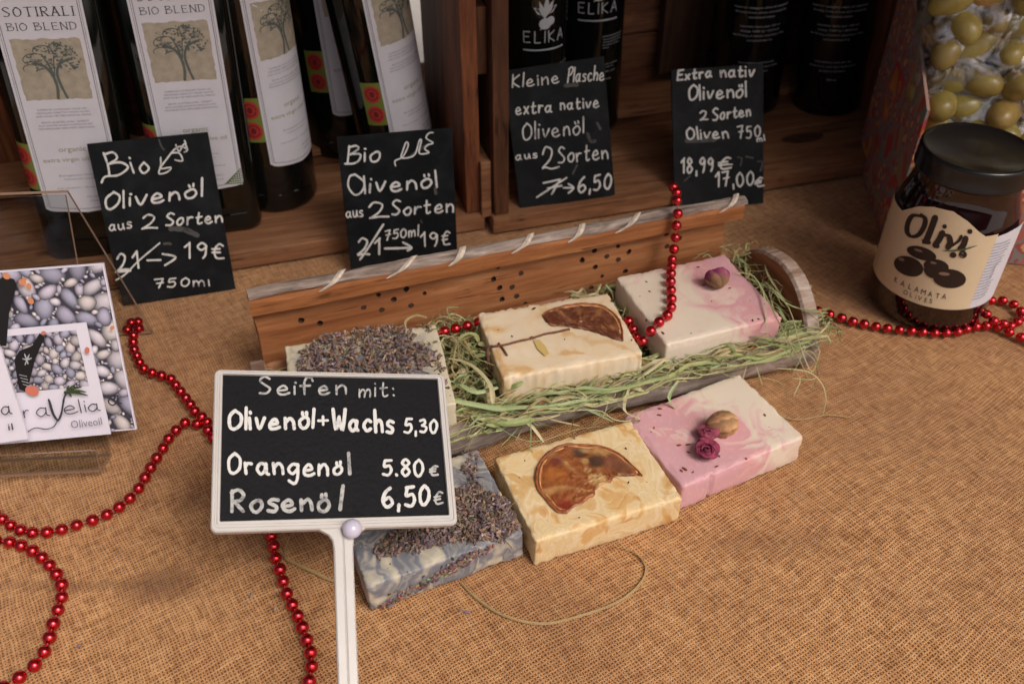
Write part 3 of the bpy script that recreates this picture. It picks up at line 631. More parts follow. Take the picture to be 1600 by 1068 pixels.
# plain black bottles in the right crate
def black_bottle(px, z, label, r, H, yaw, lean, marks):
    b = at(*px, z); e = empty('black_oil_bottle', b); e.rotation_euler = (lean[0], lean[1], yaw)
    tag(e, label, 'bottle', 'black bottles in the right crate')
    v, f = round_bottle_mesh(r, H); v = [(x, y+r, q) for x, y, q in v]
    link('glass', pydata('glass', v, f), M['black_glass'], e, smooth=True)
    def mp(s, t, off): a = s/r; return Vector(((r+off)*math.sin(a), r-(r+off)*math.cos(a), t))
    ink = Ink(mp, .0002, 5); ink2 = Ink(mp, .0002, 6); up = (0, 1)
    if marks == 'name':
        ink.word('ELIKA', (-.0165, .1120), (.0185, .1120), .0048, .00075, up, 0, track=.5)
        ink.ribbon([(-.016, .106), (0, .106), (.019, .106)], .0012)
        for k, (a, L) in enumerate(((1.9, .016), (1.5, .020), (1.1, .015), (2.5, .012), (.6, .012))):
            x0, y0 = .001, .130+k*.001; x1, y1 = x0+L*math.cos(a), y0+L*math.sin(a); mx, my = (x0+x1)/2, (y0+y1)/2
            nx_, ny_ = -math.sin(a)*.0022, math.cos(a)*.0022
            ink.poly([(x0, y0), (mx+nx_, my+ny_), (x1, y1), (mx-nx_, my-ny_)])
        ink.disc(.001, .127, .005, .0045); ink.disc(.0055, .129, .0035); ink.ribbon([(0, .130), (-.001, .1245), (-.003, .1225)], .0007)
        for j, y in enumerate((.091, .0885, .086, .0835, .081, .066, .0635, .059, .052)):
            font_to(ink2, ["EXTRA VIRGIN OLIVE OIL", "superior category olive oil", "obtained directly from olives", "and solely by mechanical", "means", "Product of Greece", "cold extraction", "500 ml", "L 0418"][j], (.006, y), (.006 + (.022, .021, .021, .018, .006, .018, .012, .014, .01)[j], y), .0016, up)
    else:
        for j, L in enumerate(("superior category olive oil obtained", "directly from olives and solely by", "mechanical means", "", "nutrition facts per 100 ml", "energy 3389 kJ / 824 kcal", "fat 91,6 g of which saturates 14 g", "carbohydrate 0 g", "", "", "", "", "best before end see cap", "store in a cool and dark place", "packed in Greece", "", "750 ml")):
            if L: w_ = .00072*len(L); font_to(ink2, L, (-w_, .104-j*.0042), (w_, .104-j*.0042), .0024, up)
    if ink.v: ink.build('name_print', M['white_print'], e, inv=False)
    if ink2.v: ink2.build('small_print', M['grey_print'], e, inv=False)
    cp = MB(); v, f = lathe([(r*.47, H*.86), (r*.49, H*.865), (r*.49, H+.001), (r*.44, H+.002)], 24); cp.add(v, f)
    c = cp.build('cap', M['black'], e); c.location = (0, r, 0); return e
black_bottle((845, 262), .016, 'small black bottle with a white olive branch print, cut off by the crate wall', .026, .26, R(14), (0, 0), 'name')
black_bottle((925, 210), .016, 'small black bottle with white lettering, right behind the third price board', .028, .27, R(4), (0, R(-1)), 'name')
black_bottle((1172, 184), .016, 'tall black bottle with rows of small print, behind the rightmost price board', .033, .30, R(0), (0, R(-3)), 'text')
black_bottle((1290, 184), .016, 'tall black bottle with rows of small print, nearest the patterned box', .033, .30, R(-14), (0, R(-5)), 'text')

# ================================================================ CHALK PRICE BOARDS
def board_frame(v):
    x, y, z, yaw, lean, roll, w_, h_ = v
    X = Vector((math.cos(yaw), math.sin(yaw), 0)); B = Vector((-math.sin(yaw), math.cos(yaw), 0)); U = B*math.sin(lean) + Vector((0, 0, 1))*math.cos(lean)
    X2 = X*math.cos(roll) + U*math.sin(roll); U2 = -X*math.sin(roll) + U*math.cos(roll)
    N = X2.cross(U2)                                       # towards the viewer
    if N.y > 0: N = -N
    return Vector((x, y, z)), X2, U2, N
def mat4(O, X, Y, Z): return Matrix(((X.x, Y.x, Z.x, O.x), (X.y, Y.y, Z.y, O.y), (X.z, Y.z, Z.z, O.z), (0, 0, 0, 1)))
def chalk_board(v, label, words, extra=(), soft=()):
    O, X, U, N = board_frame(v); w_, h_ = v[6], v[7]
    e = empty('price_board', (0, 0, 0)); e.matrix_basis = mat4(O, X, U, X.cross(U)); tag(e, label, 'price sign', 'small chalk price boards in front of the crates')
    zs = 1 if X.cross(U).dot(N) > 0 else -1
    bm = MB()
    me = bevel_box(w_, h_, .0022, .0005, 2, org=(-w_/2, 0, -.0022 if zs > 0 else 0))
    link('panel', me, M['slate'], e)
    # bent foot that carries the board: curved lower edge running backwards
    n = 7; vv = []; ff = []
    for i in range(n+1):
        a = R(90)*i/n; y_ = .006-.006*math.sin(a); z_ = -.0004-zs*(.006-.006*math.cos(a))
        vv += [(-w_/2+.0005, y_, z_), (w_/2-.0005, y_, z_)]
    vv += [(-w_/2+.0005, -.002, -zs*.035), (w_/2-.0005, -.002, -zs*.035)]
    ff = [(2*i, 2*i+1, 2*i+3, 2*i+2) for i in range(n+1)]
    link('foot', pydata('foot', vv, ff), M['slate'], e)
    mp = plane_map(O, N)
    ink = Ink(mp, .00025, 11)
    for wd in words: ink.word(*wd[:4], wd[4], up=wd[5] if len(wd) > 5 else None)
    for pts, w2 in extra: ink.ribbon(pts, w2)
    ink.build('chalk_lettering', M['chalk'], e)
    if soft:
        k = Ink(mp, .0002, 12)
        for pts, w2 in soft: k.ribbon(pts, w2)
        k.build('chalk_smudge', M['chalk_soft'], e)
    return e
def zz(x0, y0, s, pts): return [(x0 + x/s, y0 + y/s) for x, y in pts]
# board A (zoom origin 120,200 scale 3.815)
ZA = lambda *p: zz(120, 200, 3.815, p)
U_A = (.05, -1)
chalk_board([-.2478, .5522, .0, .3157, .3287, -.042, .0807, .1178], 'chalk price board for organic olive oil, left of all, ending in 750 ml',
  [('Olivenöl', (163, 328), (316, 306), 13.5, 3.6, (.03, -1)), ('aus', (171, 361), (206, 356), 9, 2.4), ('Sorten', (259, 353), (347, 347), 10.5, 3.0, (.05, -1)), ('2', (222, 358), (246, 357), 13, 2.9),
   ('21', (184, 425), (217, 418), 15, 3.2, (-.1, -1)), ('19€', (287, 402), (350, 404), 15, 3.0, (.02, -1)), ('750m', (241, 450), (320, 446), 8.5, 2.3)],
  [(ZA((160, 150), (185, 220), (195, 285)), 3.4), (ZA((160, 160), (215, 145), (240, 180), (190, 215)), 3.3), (ZA((190, 215), (260, 205), (305, 235), (250, 280), (170, 290), (148, 325)), 3.4),
   (ZA((318, 205), (340, 268)), 3.2), (ZA((312, 176), (318, 182)), 3), (ZA((400, 205), (375, 240), (400, 270), (430, 240), (400, 205)), 3.2),
   (ZA((500, 175), (500, 225), (490, 272), (540, 262), (560, 235), (500, 240), (540, 180), (580, 130), (620, 110), (655, 125)), 2.6), (ZA((585, 190), (630, 195), (610, 150), (560, 150)), 2.6),
   (ZA((590, 100), (610, 140), (640, 95), (660, 130), (640, 145)), 2.4), (ZA((642, 75), (650, 95)), 2.4),
   (ZA((235, 905), (290, 870), (370, 790), (495, 685)), 2.4), (ZA((420, 788), (500, 786)), 3), (ZA((510, 750), (590, 770), (525, 818)), 3), (ZA((232, 858), (320, 850)), 3), (ZA((785, 905), (790, 940)), 2.2)],
  [(ZA((520, 690), (550, 688), (560, 692)), 4), (ZA((490, 70), (505, 110), (520, 130)), 3), (ZA((560, 600), (640, 605), (720, 640)), 8)])
ZB = lambda *p: zz(500, 190, 4.642, p)
chalk_board([-.0828, .5881, .0, .2339, .1528, -.0285, .0829, .1090], 'chalk price board for organic olive oil, its foot hidden by the carved wooden panel',
  [('Bio', (541, 256), (594, 251), 14.5, 3.2, (.05, -1)), ('livenöl', (569, 301), (683, 293), 13.5, 3.4, (.0, -1)), ('aus', (541, 340), (568, 338), 9, 2.2), ('2', (578, 341), (606, 338), 15, 3.0), ('Sorten', (612, 337), (708, 331), 11.5, 2.9, (.05, -1)),
   ('21', (559, 399), (593, 397), 16, 3.2, (.0, -1)), ('750ml', (601, 375), (653, 368), 9, 2.3, (0, -1)), ('19€', (658, 385), (704, 382), 13, 2.6, (0, -1))],
  [(ZB((250, 385), (215, 400), (205, 470), (250, 530), (300, 510), (320, 440), (250, 380)), 3), (ZB((548, 320), (545, 285), (600, 255), (640, 175), (625, 150), (600, 215), (590, 260), (640, 262), (690, 235), (720, 140), (735, 140), (720, 230), (790, 225), (760, 200), (780, 170), (820, 155), (770, 120), (790, 85), (820, 80)), 2.3),
   (ZB((290, 1000), (340, 930), (460, 745)), 3), (ZB((470, 920), (560, 918), (655, 915)), 3.4), (ZB((600, 875), (665, 912), (635, 935)), 3)],
  [(ZB((640, 265), (740, 190), (790, 170)), 4), (ZB((835, 485), (840, 520)), 5), (ZB((730, 715), (740, 735)), 3)])
ZC = lambda *p: zz(780, 80, 4.273, p)
chalk_board([.0461, .6601, .016, .2058, .3287, .0547, .0814, .1110], 'chalk price board for the small bottle, standing inside the right crate beside its side wall',
  [('Kleine', (800, 137), (874, 130), 10.5, 2.1, (0, -1)), ('Flasche', (886, 129), (943, 125), 11.5, 2.1, (.1, -1)), ('extra', (806, 179), (862, 175), 10.5, 2.4, (0, -1)), ('native', (875, 172), (936, 168), 9.5, 2.3, (0, -1)),
   ('Olivenöl', (817, 219), (912, 208), 13.5, 2.2, (0, -1)), ('aus', (806, 250), (840, 246), 7, 2.0), ('Sorten', (872, 255), (950, 248), 13.5, 2.2, (.0, -1)), ('7', (851, 306), (879, 302), 14, 2.7), ('6,50', (903, 302), (955, 293), 14.5, 2.9, (.02, -1))],
  [(ZC((290, 690), (310, 640), (350, 660), (340, 720), (290, 780), (310, 775), (350, 785), (400, 772)), 2.4), (ZC((252, 975), (350, 910), (450, 845)), 2.6), (ZC((428, 912), (490, 912)), 2.4), (ZC((460, 885), (498, 912), (462, 948)), 2.4)],
  [(ZC((590, 550), (610, 600), (640, 600)), 5), (ZC((655, 480), (675, 520)), 4), (ZC((490, 820), (520, 760)), 3), (ZC((440, 230), (520, 225)), 6)])
ZD = lambda *p: zz(1030, 80, 4.645, p)
chalk_board([.1765, .6785, .0, .1994, .4311, -.012, .0800, .1150], 'rightmost chalk price board, in front of the right crate, ending in a seventeen euro price',
  [('Extra', (1058, 126), (1112, 120), 8.5, 3.0, (.05, -1)), ('nativ', (1126, 121), (1178, 119), 10, 3.0, (.03, -1)), ('Olivenöl', (1076, 157), (1166, 151), 12, 3.0, (.02, -1)), ('2', (1094, 188), (1106, 187), 8.5, 2.4), ('Sorten', (1114, 188), (1173, 181), 9.5, 2.7, (0, -1)),
   ('Oliven', (1074, 218), (1138, 215), 9.5, 2.7), ('750', (1153, 216), (1188, 214), 11.5, 2.4), ('ml', (1183, 222), (1195, 220), 5, 1.8), ('18,99', (1064, 271), (1114, 267), 13.5, 2.8, (0, -1)), ('17,00', (1118, 292), (1177, 290), 14, 2.6), ('€', (1124, 266), (1144, 263), 11, 2.8), ('€', (1181, 293), (1195, 291), 9, 2.6)],
  [(ZD((430, 825), (530, 822)), 2)],
  [(ZD((570, 770), (600, 780), (590, 830)), 2.6), (ZD((630, 765), (680, 775)), 2.6), (ZD((715, 800), (750, 805), (735, 870)), 2.6), (ZD((180, 945), (225, 905)), 2), (ZD((200, 650), (400, 640)), 8)])

# ================================================================ WHITE FRAMED SIGN ON A STICK
vS = [-.0811, .2773, .0729, .6895, 1.0729, -.5083, .115, .0802]
O, X, U, N = board_frame(vS); Zl = X.cross(U); sg = 1 if Zl.dot(N) > 0 else -1
sign = empty('price_sign_on_stick', (0, 0, 0)); sign.matrix_basis = mat4(O, X, U, Zl)
tag(sign, 'white framed black sign on a white stick listing soap prices, in front of the soaps', 'price sign')
W_, H_ = .115, .0802
def rrect(x0, y0, x1, y1, r, n=5):
    out = []
    for cx, cy, a0 in ((x1-r, y1-r, 0), (x0+r, y1-r, 90), (x0+r, y0+r, 180), (x1-r, y0+r, 270)):
        for k in range(n+1): a = R(a0+90*k/n); out.append((cx+r*math.cos(a), cy+r*math.sin(a)))
    return out
def ring_mesh(name, rings):                                # rings: list of (loop, z)
    v = []; f = []; n = len(rings[0][0])
    for lp, z in rings: v += [(x, y, z*sg) for x, y in lp]
    for i in range(len(rings)-1):
        for k in range(n): f.append((i*n+k, i*n+(k+1) % n, (i+1)*n+(k+1) % n, (i+1)*n+k))
    return v, f
def fr_(k, r): return rrect(-W_/2+.0040*k, .0052*k, W_/2-.0040*k, H_-.0024*k, max(r, .0004))
v, f = ring_mesh('f', [(rrect(-W_/2, 0, W_/2, H_, .003), -.0030), (rrect(-W_/2, 0, W_/2, H_, .003), .0004), (fr_(.12, .0028), .0010),
   (fr_(.36, .002), .0010), (fr_(.44, .0018), .0005), (fr_(.60, .0014), .0005), (fr_(.68, .0012), .0009), (fr_(.93, .0006), .0009), (fr_(1, .0004), -.0006)])
link('frame', pydata('frame', v, f), M['white_plastic'], sign)
bk = MB(); bk.box((-W_/2+.003, .004, -.0028*sg), (W_/2-.003, H_-.0018, -.0012*sg)); bk.build('panel', M['vinyl'], sign)
# stick: ribbed strip flaring into the frame
sx = .0017; v = []; f = []; secs = []
for k in range(13):
    y_ = .001 - k*.0115; fl = max(0, 1-k/1.0)
    hw = .0045 + (.0065 if k == 0 else (.0012 if k == 1 else 0))
    secs.append((y_, hw))
secs = [(.0012, .0135), (-.0008, .0098), (-.0025, .0068), (-.0050, .0050), (-.009, .0045)] + [(-.02-i*.012, .0045) for i in range(12)]
for (y_, hw) in secs:
    for (xx, z_) in ((-hw, -.002), (-hw, .0000), (-hw+.0006, .0006), (-.0006, .0006), (0, .0001), (.0006, .0006), (hw-.0006, .0006), (hw, .0), (hw, -.002)): v.append((sx+xx, y_, (z_-.0004)*sg))
for i in range(len(secs)-1):
    for k in range(8): a = i*9+k; f.append((a, a+1, a+10, a+9))
    f.append((i*9+8, i*9, i*9+9, i*9+17))
link('stick', pydata('stick', v, f), M['white_plastic'], sign)
kn = MB(); kn.ell((.0055, -.0010, .0035*sg), (Vector((.0046, 0, 0)), Vector((0, .0046, 0)), Vector((0, 0, .0042))), 24, 14); kn.build('pin_head', M['pin'], sign, smooth=True)
ZE = lambda *p: zz(310, 560, 3.5595, p)
ink = Ink(plane_map(O - N*.0011, N), .0002, 21); I2 = Ink(plane_map(O - N*.0011, N), .0002, 22)
def EW(i, t, a, b, xh, wd, up=(0, -1)): i.word(t, ZE(a)[0], ZE(b)[0], xh, wd, up, .04)
EW(I2, 'Seifen', (340, 198), (822, 198), 13.0, 3.5); EW(I2, 'mit:', (895, 212), (1090, 208), 12.5, 2.8)
EW(ink, 'Olivenöl', (168, 392), (640, 388), 16, 5.3); EW(ink, '+', (668, 372), (722, 372), 13, 4.0); EW(ink, 'Wachs', (750, 400), (1085, 410), 17, 5.3); EW(ink, '5,30', (1145, 408), (1325, 412), 12.5, 4.0)
EW(ink, 'Orangen', (165, 640), (720, 645), 16.5, 4.8); EW(ink, 'ö', (752, 645), (800, 645), 13.5, 4.6); EW(I2, 'l', (842, 640), (856, 640), 17, 5.6); EW(ink, '5.80', (1025, 650), (1250, 650), 15, 4.4); EW(I2, '€', (1290, 648), (1335, 645), 10, 3.5)
EW(I2, 'Rosenö', (180, 853), (728, 845), 18, 5.6); EW(I2, 'l', (782, 838), (796, 838), 20, 5.8); EW(ink, '6,50', (1025, 822), (1285, 818), 19, 5.3); EW(I2, '€', (1312, 812), (1360, 805), 13, 3.2)
ink.build('chalk_lettering', chalk('chalk_marker_thick', .64, .36, .44), sign); I2.build('chalk_lettering', chalk('chalk_marker_grey', .44, .15, .52), sign)

# ================================================================ CARVED WOOD HOLDER
TU, TV = frame(20)
def uvz(u, v, z): return TU*u + TV*v + Vector((0, 0, z))
hold = empty('wooden_soap_holder', uvz(.17, .43, 0)); tag(hold, 'carved wooden trough with an upright perforated back panel, holding the upper soaps', 'holder')
hold.rotation_euler = (0, 0, R(20))
def loc(u, v, z): return Vector((u-.17, v-.43, z))          # holder-local
# back panel with drilled holes
prof = [(.4800, .0085), (.4792, .020), (.4795, .035), (.4800, .050), (.4812, .060), (.4822, .0640), (.4880, .0640), (.4905, .040), (.4890, .0085)]
uu = [.004 + (.338-.004)*k/46 for k in range(47)]
v = []; f = []
for u_ in uu:
    for (pv, pz) in prof:
        w_ = noise.noise(Vector((u_*30, pv*200, pz*60)))*.0006
        e = .0025*noise.noise(Vector((pz*70, 3, 1))) if u_ in (uu[0], uu[-1]) else 0
        v.append(loc(u_+e, pv+w_, pz))
n = len(prof)
for i in range(len(uu)-1):
    for k in range(n): f.append((i*n+k, i*n+(k+1) % n, (i+1)*n+(k+1) % n, (i+1)*n+k))
f.append(tuple(range(n-1, -1, -1))); f.append(tuple((len(uu)-1)*n+k for k in range(n)))
pan_me = pydata('panel', v, f)
bm = bmesh.new(); bm.from_mesh(pan_me); bmesh.ops.recalc_face_normals(bm, faces=bm.faces[:]); bm.to_mesh(pan_me); bm.free()
panel = link('perforated_panel', pan_me, M['bamboo'], hold)
H1 = [(380+x/3.81, 280+y/3.81) for x, y in ((435,770),(345,840),(457,855),(718,762),(807,692),(898,716),(825,775),(973,660),(1080,680),(1000,750),(1520,525),(1490,595),(1590,520),(1527,645),(1540,712),(1600,640),(1165,860))] + \
     [(780+x/3.81, 270+y/3.81) for x, y in ((65,560),(130,597),(85,665),(15,750),(103,733),(155,780),(675,348),(825,308),(570,465),(495,520),(640,497),(710,440),(772,470),(708,515),(570,560),(610,612),(545,680),(645,695),(750,583),(1020,290),(1000,365),(1075,390),(1000,437),(1015,550))]
cut = MB(); done = []
for k, (px, py) in enumerate(H1):
    q = hit(px, py, TV*.480, TV); u_, z_ = q.dot(TU), q.z
    if not (.008 < u_ < .334 and .012 < z_ < .0625): continue
    r = .0021 if k % 4 else .0016; nn = 10; dpt = .006 if k % 3 else .0022
    c = loc(u_, .478, z_); ang = random.uniform(0, 1)
    jj = [random.uniform(.85, 1.12) for _ in range(nn)]
    if any((c.x-a_)**2 + (c.z-b_)**2 < .0036**2 for a_, b_ in done): continue
    done.append((c.x, c.z))
    vv = [(c.x + r*math.cos(ang+2*math.pi*i/nn)*jj[i], c.y + d, c.z + r*math.sin(ang+2*math.pi*i/nn)*jj[i]) for d in (0, dpt) for i in range(nn)]
    cut.add(vv, [tuple(range(nn)), tuple(range(2*nn-1, nn-1, -1))] + [(i, nn+i, nn+(i+1) % nn, (i+1) % nn) for i in range(nn)])
cme = pydata('cut', cut.v, cut.f); bm = bmesh.new(); bm.from_mesh(cme); bmesh.ops.recalc_face_normals(bm, faces=bm.faces[:]); bm.to_mesh(cme); bm.free()
cme.materials.append(simple('hole_wall', (.05, .022, .012), .9))
pan_me.materials.append(cme.materials[0])
co = link('cut', cme, None, None); co.location = hold.location; co.rotation_euler = hold.rotation_euler
md = panel.modifiers.new('holes', 'BOOLEAN'); md.operation = 'DIFFERENCE'; md.object = co; md.solver = 'EXACT'
try: md.material_mode = 'TRANSFER'
except Exception: pass
bpy.context.view_layer.update()
dg = bpy.context.evaluated_depsgraph_get(); nm = bpy.data.meshes.new_from_object(panel.evaluated_get(dg)); print('PANEL', len(pan_me.vertices), len(nm.vertices), len(cme.vertices))
panel.modifiers.clear(); panel.data = nm; bpy.data.objects.remove(co)
# lip: orange cut wood strip with a grey bark top, overhanging the panel
LD = lambda u_: -.0006 - .0040*u_/.35
def strip(u0, u1, prof, name, m, amp=.0009, n=60, seed=0, endtaper=0):
    v = []; f = []; k = len(prof)
    for i in range(n+1):
        u_ = u0 + (u1-u0)*i/n; dz = LD(u_); c = sum(q[0] for q in prof)/k, sum(q[1] for q in prof)/k
        tp = 1 - endtaper*max(0, (i/n-.9)/.1)
        for (pv, pz) in prof:
            pz += dz*(1 if pz > .0665 else 0); d = noise.noise(Vector((u_*45+seed, pv*300, pz*120)))*amp + noise.noise(Vector((u_*260+seed, pv*500, pz*300)))*amp*.35
            d2 = noise.noise(Vector((u_*16+seed, 5, 2)))*amp*1.2
            v.append(loc(u_, c[0]+(pv-c[0])*tp + d, c[1]+(pz-c[1])*tp + d*.6 + d2))
    for i in range(n):
        for j in range(k): f.append((i*k+j, i*k+(j+1) % k, (i+1)*k+(j+1) % k, (i+1)*k+j))
    f.append(tuple(range(k-1, -1, -1))); f.append(tuple(n*k+j for j in range(k)))
    return link(name, pydata(name, v, f), m, hold)
strip(.0025, .3465, [(.4820, .0640), (.4752, .0645), (.4722, .0672), (.4720, .0762), (.4728, .0789), (.4812, .0789), (.4840, .0655)], 'lip', M['lip'], .0005)
strip(.0030, .3490, [(.4726, .0792), (.4728, .0806), (.4745, .0822), (.4780, .0828), (.4815, .0816), (.4850, .0670), (.4840, .0670), (.4808, .0792)], 'bark_edge', M['bark'], .0009, seed=4)
# raffia lacing over the lip
for (a, b) in (((500,438),(535,420)), ((606,414),(645,395)), ((704,394),(722,380)), ((803,371),(828,358)), ((892,355),(908,342)), ((967,337),(993,322)), ((1132,303),(1146,291))):
    q0 = hit(a[0], a[1], TV*.4712, TV); q1 = at(b[0], b[1], .0825)
    u0 = q0.dot(TU); dd_ = LD(u0); z0 = min(q0.z, .0780+dd_); u1, v1 = q1.dot(TU), min(max(q1.dot(TV), .4765), .4800)
    path = [loc(u0-.0008, .4712, z0-.0012), loc(u0+(u1-u0)*.15, .4708, z0+.001), loc(u0+(u1-u0)*.45, .4716, .0808+dd_), loc(u0+(u1-u0)*.7, .4740, .0830+dd_), loc(u1, v1, .0836+dd_), loc(u1+.0014, .4835, .0800+dd_)]
    path = [Vector(p) for p in cr([tuple(p) for p in path], 3)]; vv = []; ff = []
    for i, p in enumerate(path):
        hw = .0025*(1-.25*abs(2*i/len(path)-1)) * (.6 if i == 0 else 1)
        vv += [p + Vector((-hw, 0, 0)), p + Vector((0, -.0006, .0006)), p + Vector((hw, 0, 0)), p+Vector((0, .0004, -.0004))]
    for i in range(len(path)-1):
        for j in range(4): ff.append((4*i+j, 4*i+(j+1) % 4, 4*i+4+(j+1) % 4, 4*i+4+j))
    ff += [(3, 2, 1, 0), tuple(4*(len(path)-1)+j for j in range(4))]
    link('lacing', pydata('lacing', vv, ff), M['rf'] if 'rf' in M else M.setdefault('rf', simple('raffia_lace', (.60, .51, .42), .6, nscale=300, var=.25, bump=.3)), hold)
# trough: hollow half log
outer = [(.4720, .030), (.4775, .018), (.4740, .006), (.4600, .0), (.4250, -.0002), (.3920, .0004), (.3770, .0045), (.3708, .014), (.3712, .025), (.3745, .0305)]
inner = [(.3800, .0300), (.3790, .018), (.3860, .009), (.4250, .006), (.4620, .008), (.4690, .018), (.4690, .030)]
pr_ = outer + inner; v = []; f = []; mi = []; n = 130; k = len(pr_); no = len(outer)
for i in range(n+1):
    u_ = .004 + .346*i/n; 
    for j, (pv, pz) in enumerate(pr_):
        s = .0042 if j < no else .0008
        d = noise.noise(Vector((u_*22, pv*60, pz*60)))*s + noise.noise(Vector((u_*80, pv*200, pz*200)))*s*.4
        v.append(loc(u_, pv + (d if pv < .425 else -d)*.7, max(pz + d*.5, -.0002)))
for i in range(n):
    for j in range(k): f.append((i*k+j, i*k+(j+1) % k, (i+1)*k+(j+1) % k, (i+1)*k+j)); mi.append(0 if j < no-1 else 1)
f.append(tuple(range(k-1, -1, -1))); f.append(tuple(n*k+j for j in range(k))); mi += [1, 1]
me = pydata('trough', v, f, mi=mi); me.materials.append(M['bark']); me.materials.append(M['bamboo']); link('trough', me, None, hold, smooth=True)
arc = [(.4745, .0), (.4735, .012), (.4685, .030), (.4600, .042), (.4480, .0515), (.4330, .0575), (.4180, .0590), (.4050, .0560), (.3950, .0495), (.3860, .0400), (.3795, .0300), (.3745, .0180), (.3735, .008), (.3770, .0)]
arc = cr(arc, 4)
for (u0, u1) in ((-.006, .004), (.3455, .3570)):
    v = []; f = []; mi = []; n = len(arc)
    for u_, s in ((u0, .965), (u0+.0015, 1), (u1-.0015, 1), (u1, .965)):
        for a, b in arc:
            d = noise.noise(Vector((a*120, b*120, u_*30)))*.0009
            v.append(loc(u_, .424+(a-.424)*s + d, max(b*s+d, -.0002)))
    for i in range(3):
        for j in range(n-1): f.append((i*n+j, i*n+j+1, (i+1)*n+j+1, (i+1)*n+j)); mi.append(1 if True else 0)
    f += [tuple(range(n-1, -1, -1)), tuple(3*n+j for j in range(n))]; mi += [0, 0]
    me = pydata('end_disc', v, f, mi=mi); me.materials.append(M['crate_pale'] if u0 < 0 else M['ed'] if 'ed' in M else M.setdefault('ed', wood('end_wood', (.20, .075, .030), (.40, .17, .07), (.55, .27, .12), along=1))); me.materials.append(M['bark_white']); link('end_disc', me, None, hold)

# ================================================================ SOAPS
def soap(label, v, z0, t, m, seed, ribs=0, chips=.0006, radius=.0016, notch=None, wav=0):
    x, y, a, w_, d_ = v
    e = empty('soap_bar', (x, y, z0), a); tag(e, label, 'soap', 'handmade soap bars')
    nx_, ny_, nz_ = 56, 44, 12; idx = {}; vs = []; fs = []
    def P3(i, j, k):
        if (i, j, k) in idx: return idx[(i, j, k)]
        # denser towards the edges
        g = lambda q: .5 - .5*math.cos(math.pi*q)*.35 - .325*(1-2*q)
        X, Y, Z = (g(i/nx_)-.5)*w_, (g(j/ny_)-.5)*d_, g(k/nz_)*t
        c = Vector((max(-w_/2+radius, min(w_/2-radius, X)), max(-d_/2+radius, min(d_/2-radius, Y)), max(radius, min(t-radius, Z))))
        p = Vector((X, Y, Z)); dv = p - c
        if dv.length > radius: p = c + dv.normalized()*radius
        nrm = dv.normalized() if dv.length > 1e-9 else Vector((0, 0, 0))
        edge = sum(1 for q in (abs(X) > w_/2-.003, abs(Y) > d_/2-.003, Z > t-.003 or Z < .003) if q)
        s = Vector((seed*3.1, seed*1.7, 0))
        p += nrm * noise.noise(p*55 + s)*.0006
        if edge >= 2: p -= nrm * abs(noise.noise(p*260 + s))*chips*2.2
        if wav: p += Vector((noise.noise(p*38+s), noise.noise(p*31-s), 0)) * wav * (1 if max(abs(X)/(w_/2), abs(Y)/(d_/2)) > .9 else .3)
        if ribs and abs(nrm.y) > .3: p += nrm * noise.noise(Vector((p.x*420, seed, p.z*25)))*ribs
        if notch and Y < -d_/2+.004: q = abs(X - notch); p.y += .0022*max(0, 1-q/.0012)*max(0, min(1, (Y+d_/2)/-.004+1)) if q < .0012 else 0
        idx[(i, j, k)] = len(vs); vs.append(p); return len(vs)-1
    for i in range(nx_):
        for j in range(ny_): fs.append((P3(i, j, nz_), P3(i+1, j, nz_), P3(i+1, j+1, nz_), P3(i, j+1, nz_))); fs.append((P3(i, j, 0), P3(i, j+1, 0), P3(i+1, j+1, 0), P3(i+1, j, 0)))
        for k in range(nz_): fs.append((P3(i, 0, k), P3(i+1, 0, k), P3(i+1, 0, k+1), P3(i, 0, k+1))); fs.append((P3(i, ny_, k), P3(i, ny_, k+1), P3(i+1, ny_, k+1), P3(i+1, ny_, k)))
    for j in range(ny_):
        for k in range(nz_): fs.append((P3(0, j, k), P3(0, j, k+1), P3(0, j+1, k+1), P3(0, j+1, k))); fs.append((P3(nx_, j, k), P3(nx_, j+1, k), P3(nx_, j+1, k+1), P3(nx_, j, k+1)))
    b = link('bar', pydata('bar', vs, fs), m, e, smooth=True)
    return e
ZT, ZL = .048, .0214
s_ol = soap('orange marbled soap with a large torn orange slice, middle of the front row', [0.0422, 0.3557, 0.3559, 0.0886, 0.0656], .0002, .0212, soapmat('orange', 1), 1)
s_pl = soap('pink and cream soap with three dried rosebuds, right end of the front row', [0.1210, 0.3960, 0.4693, 0.0877, 0.0635], .0002, .0212, soapmat('pink_left', 2), 2, notch=-.0235)
s_ll = soap('grey marbled soap strewn with lavender, in the front row partly behind the sign', [-0.0469, 0.3295, 0.4078, 0.0879, 0.0677], .0002, .0212, soapmat('lavender', 3), 3, wav=.0007)
s_pu = soap('cream and pink soap with one purple rosebud, under the hanging bead string', [.1227, .4902, .34, .0839, .0757], .0268, .0212, soapmat('pink_right', 4), 4)
s_ou = soap('pale orange soap with a half orange slice and a twig, middle of the back row', [.0291, .4523, .2636, .0898, .0654], .0268, .0212, soapmat('orange_pale', 5), 5, ribs=.0011)
s_lu = soap('cream edged soap heaped with lavender buds, left end of the back row behind the sign', [-.0865, .4144, .2336, .0956, .0762], .0268, .0212, soapmat('lavender_cream', 6), 6, wav=.0012)

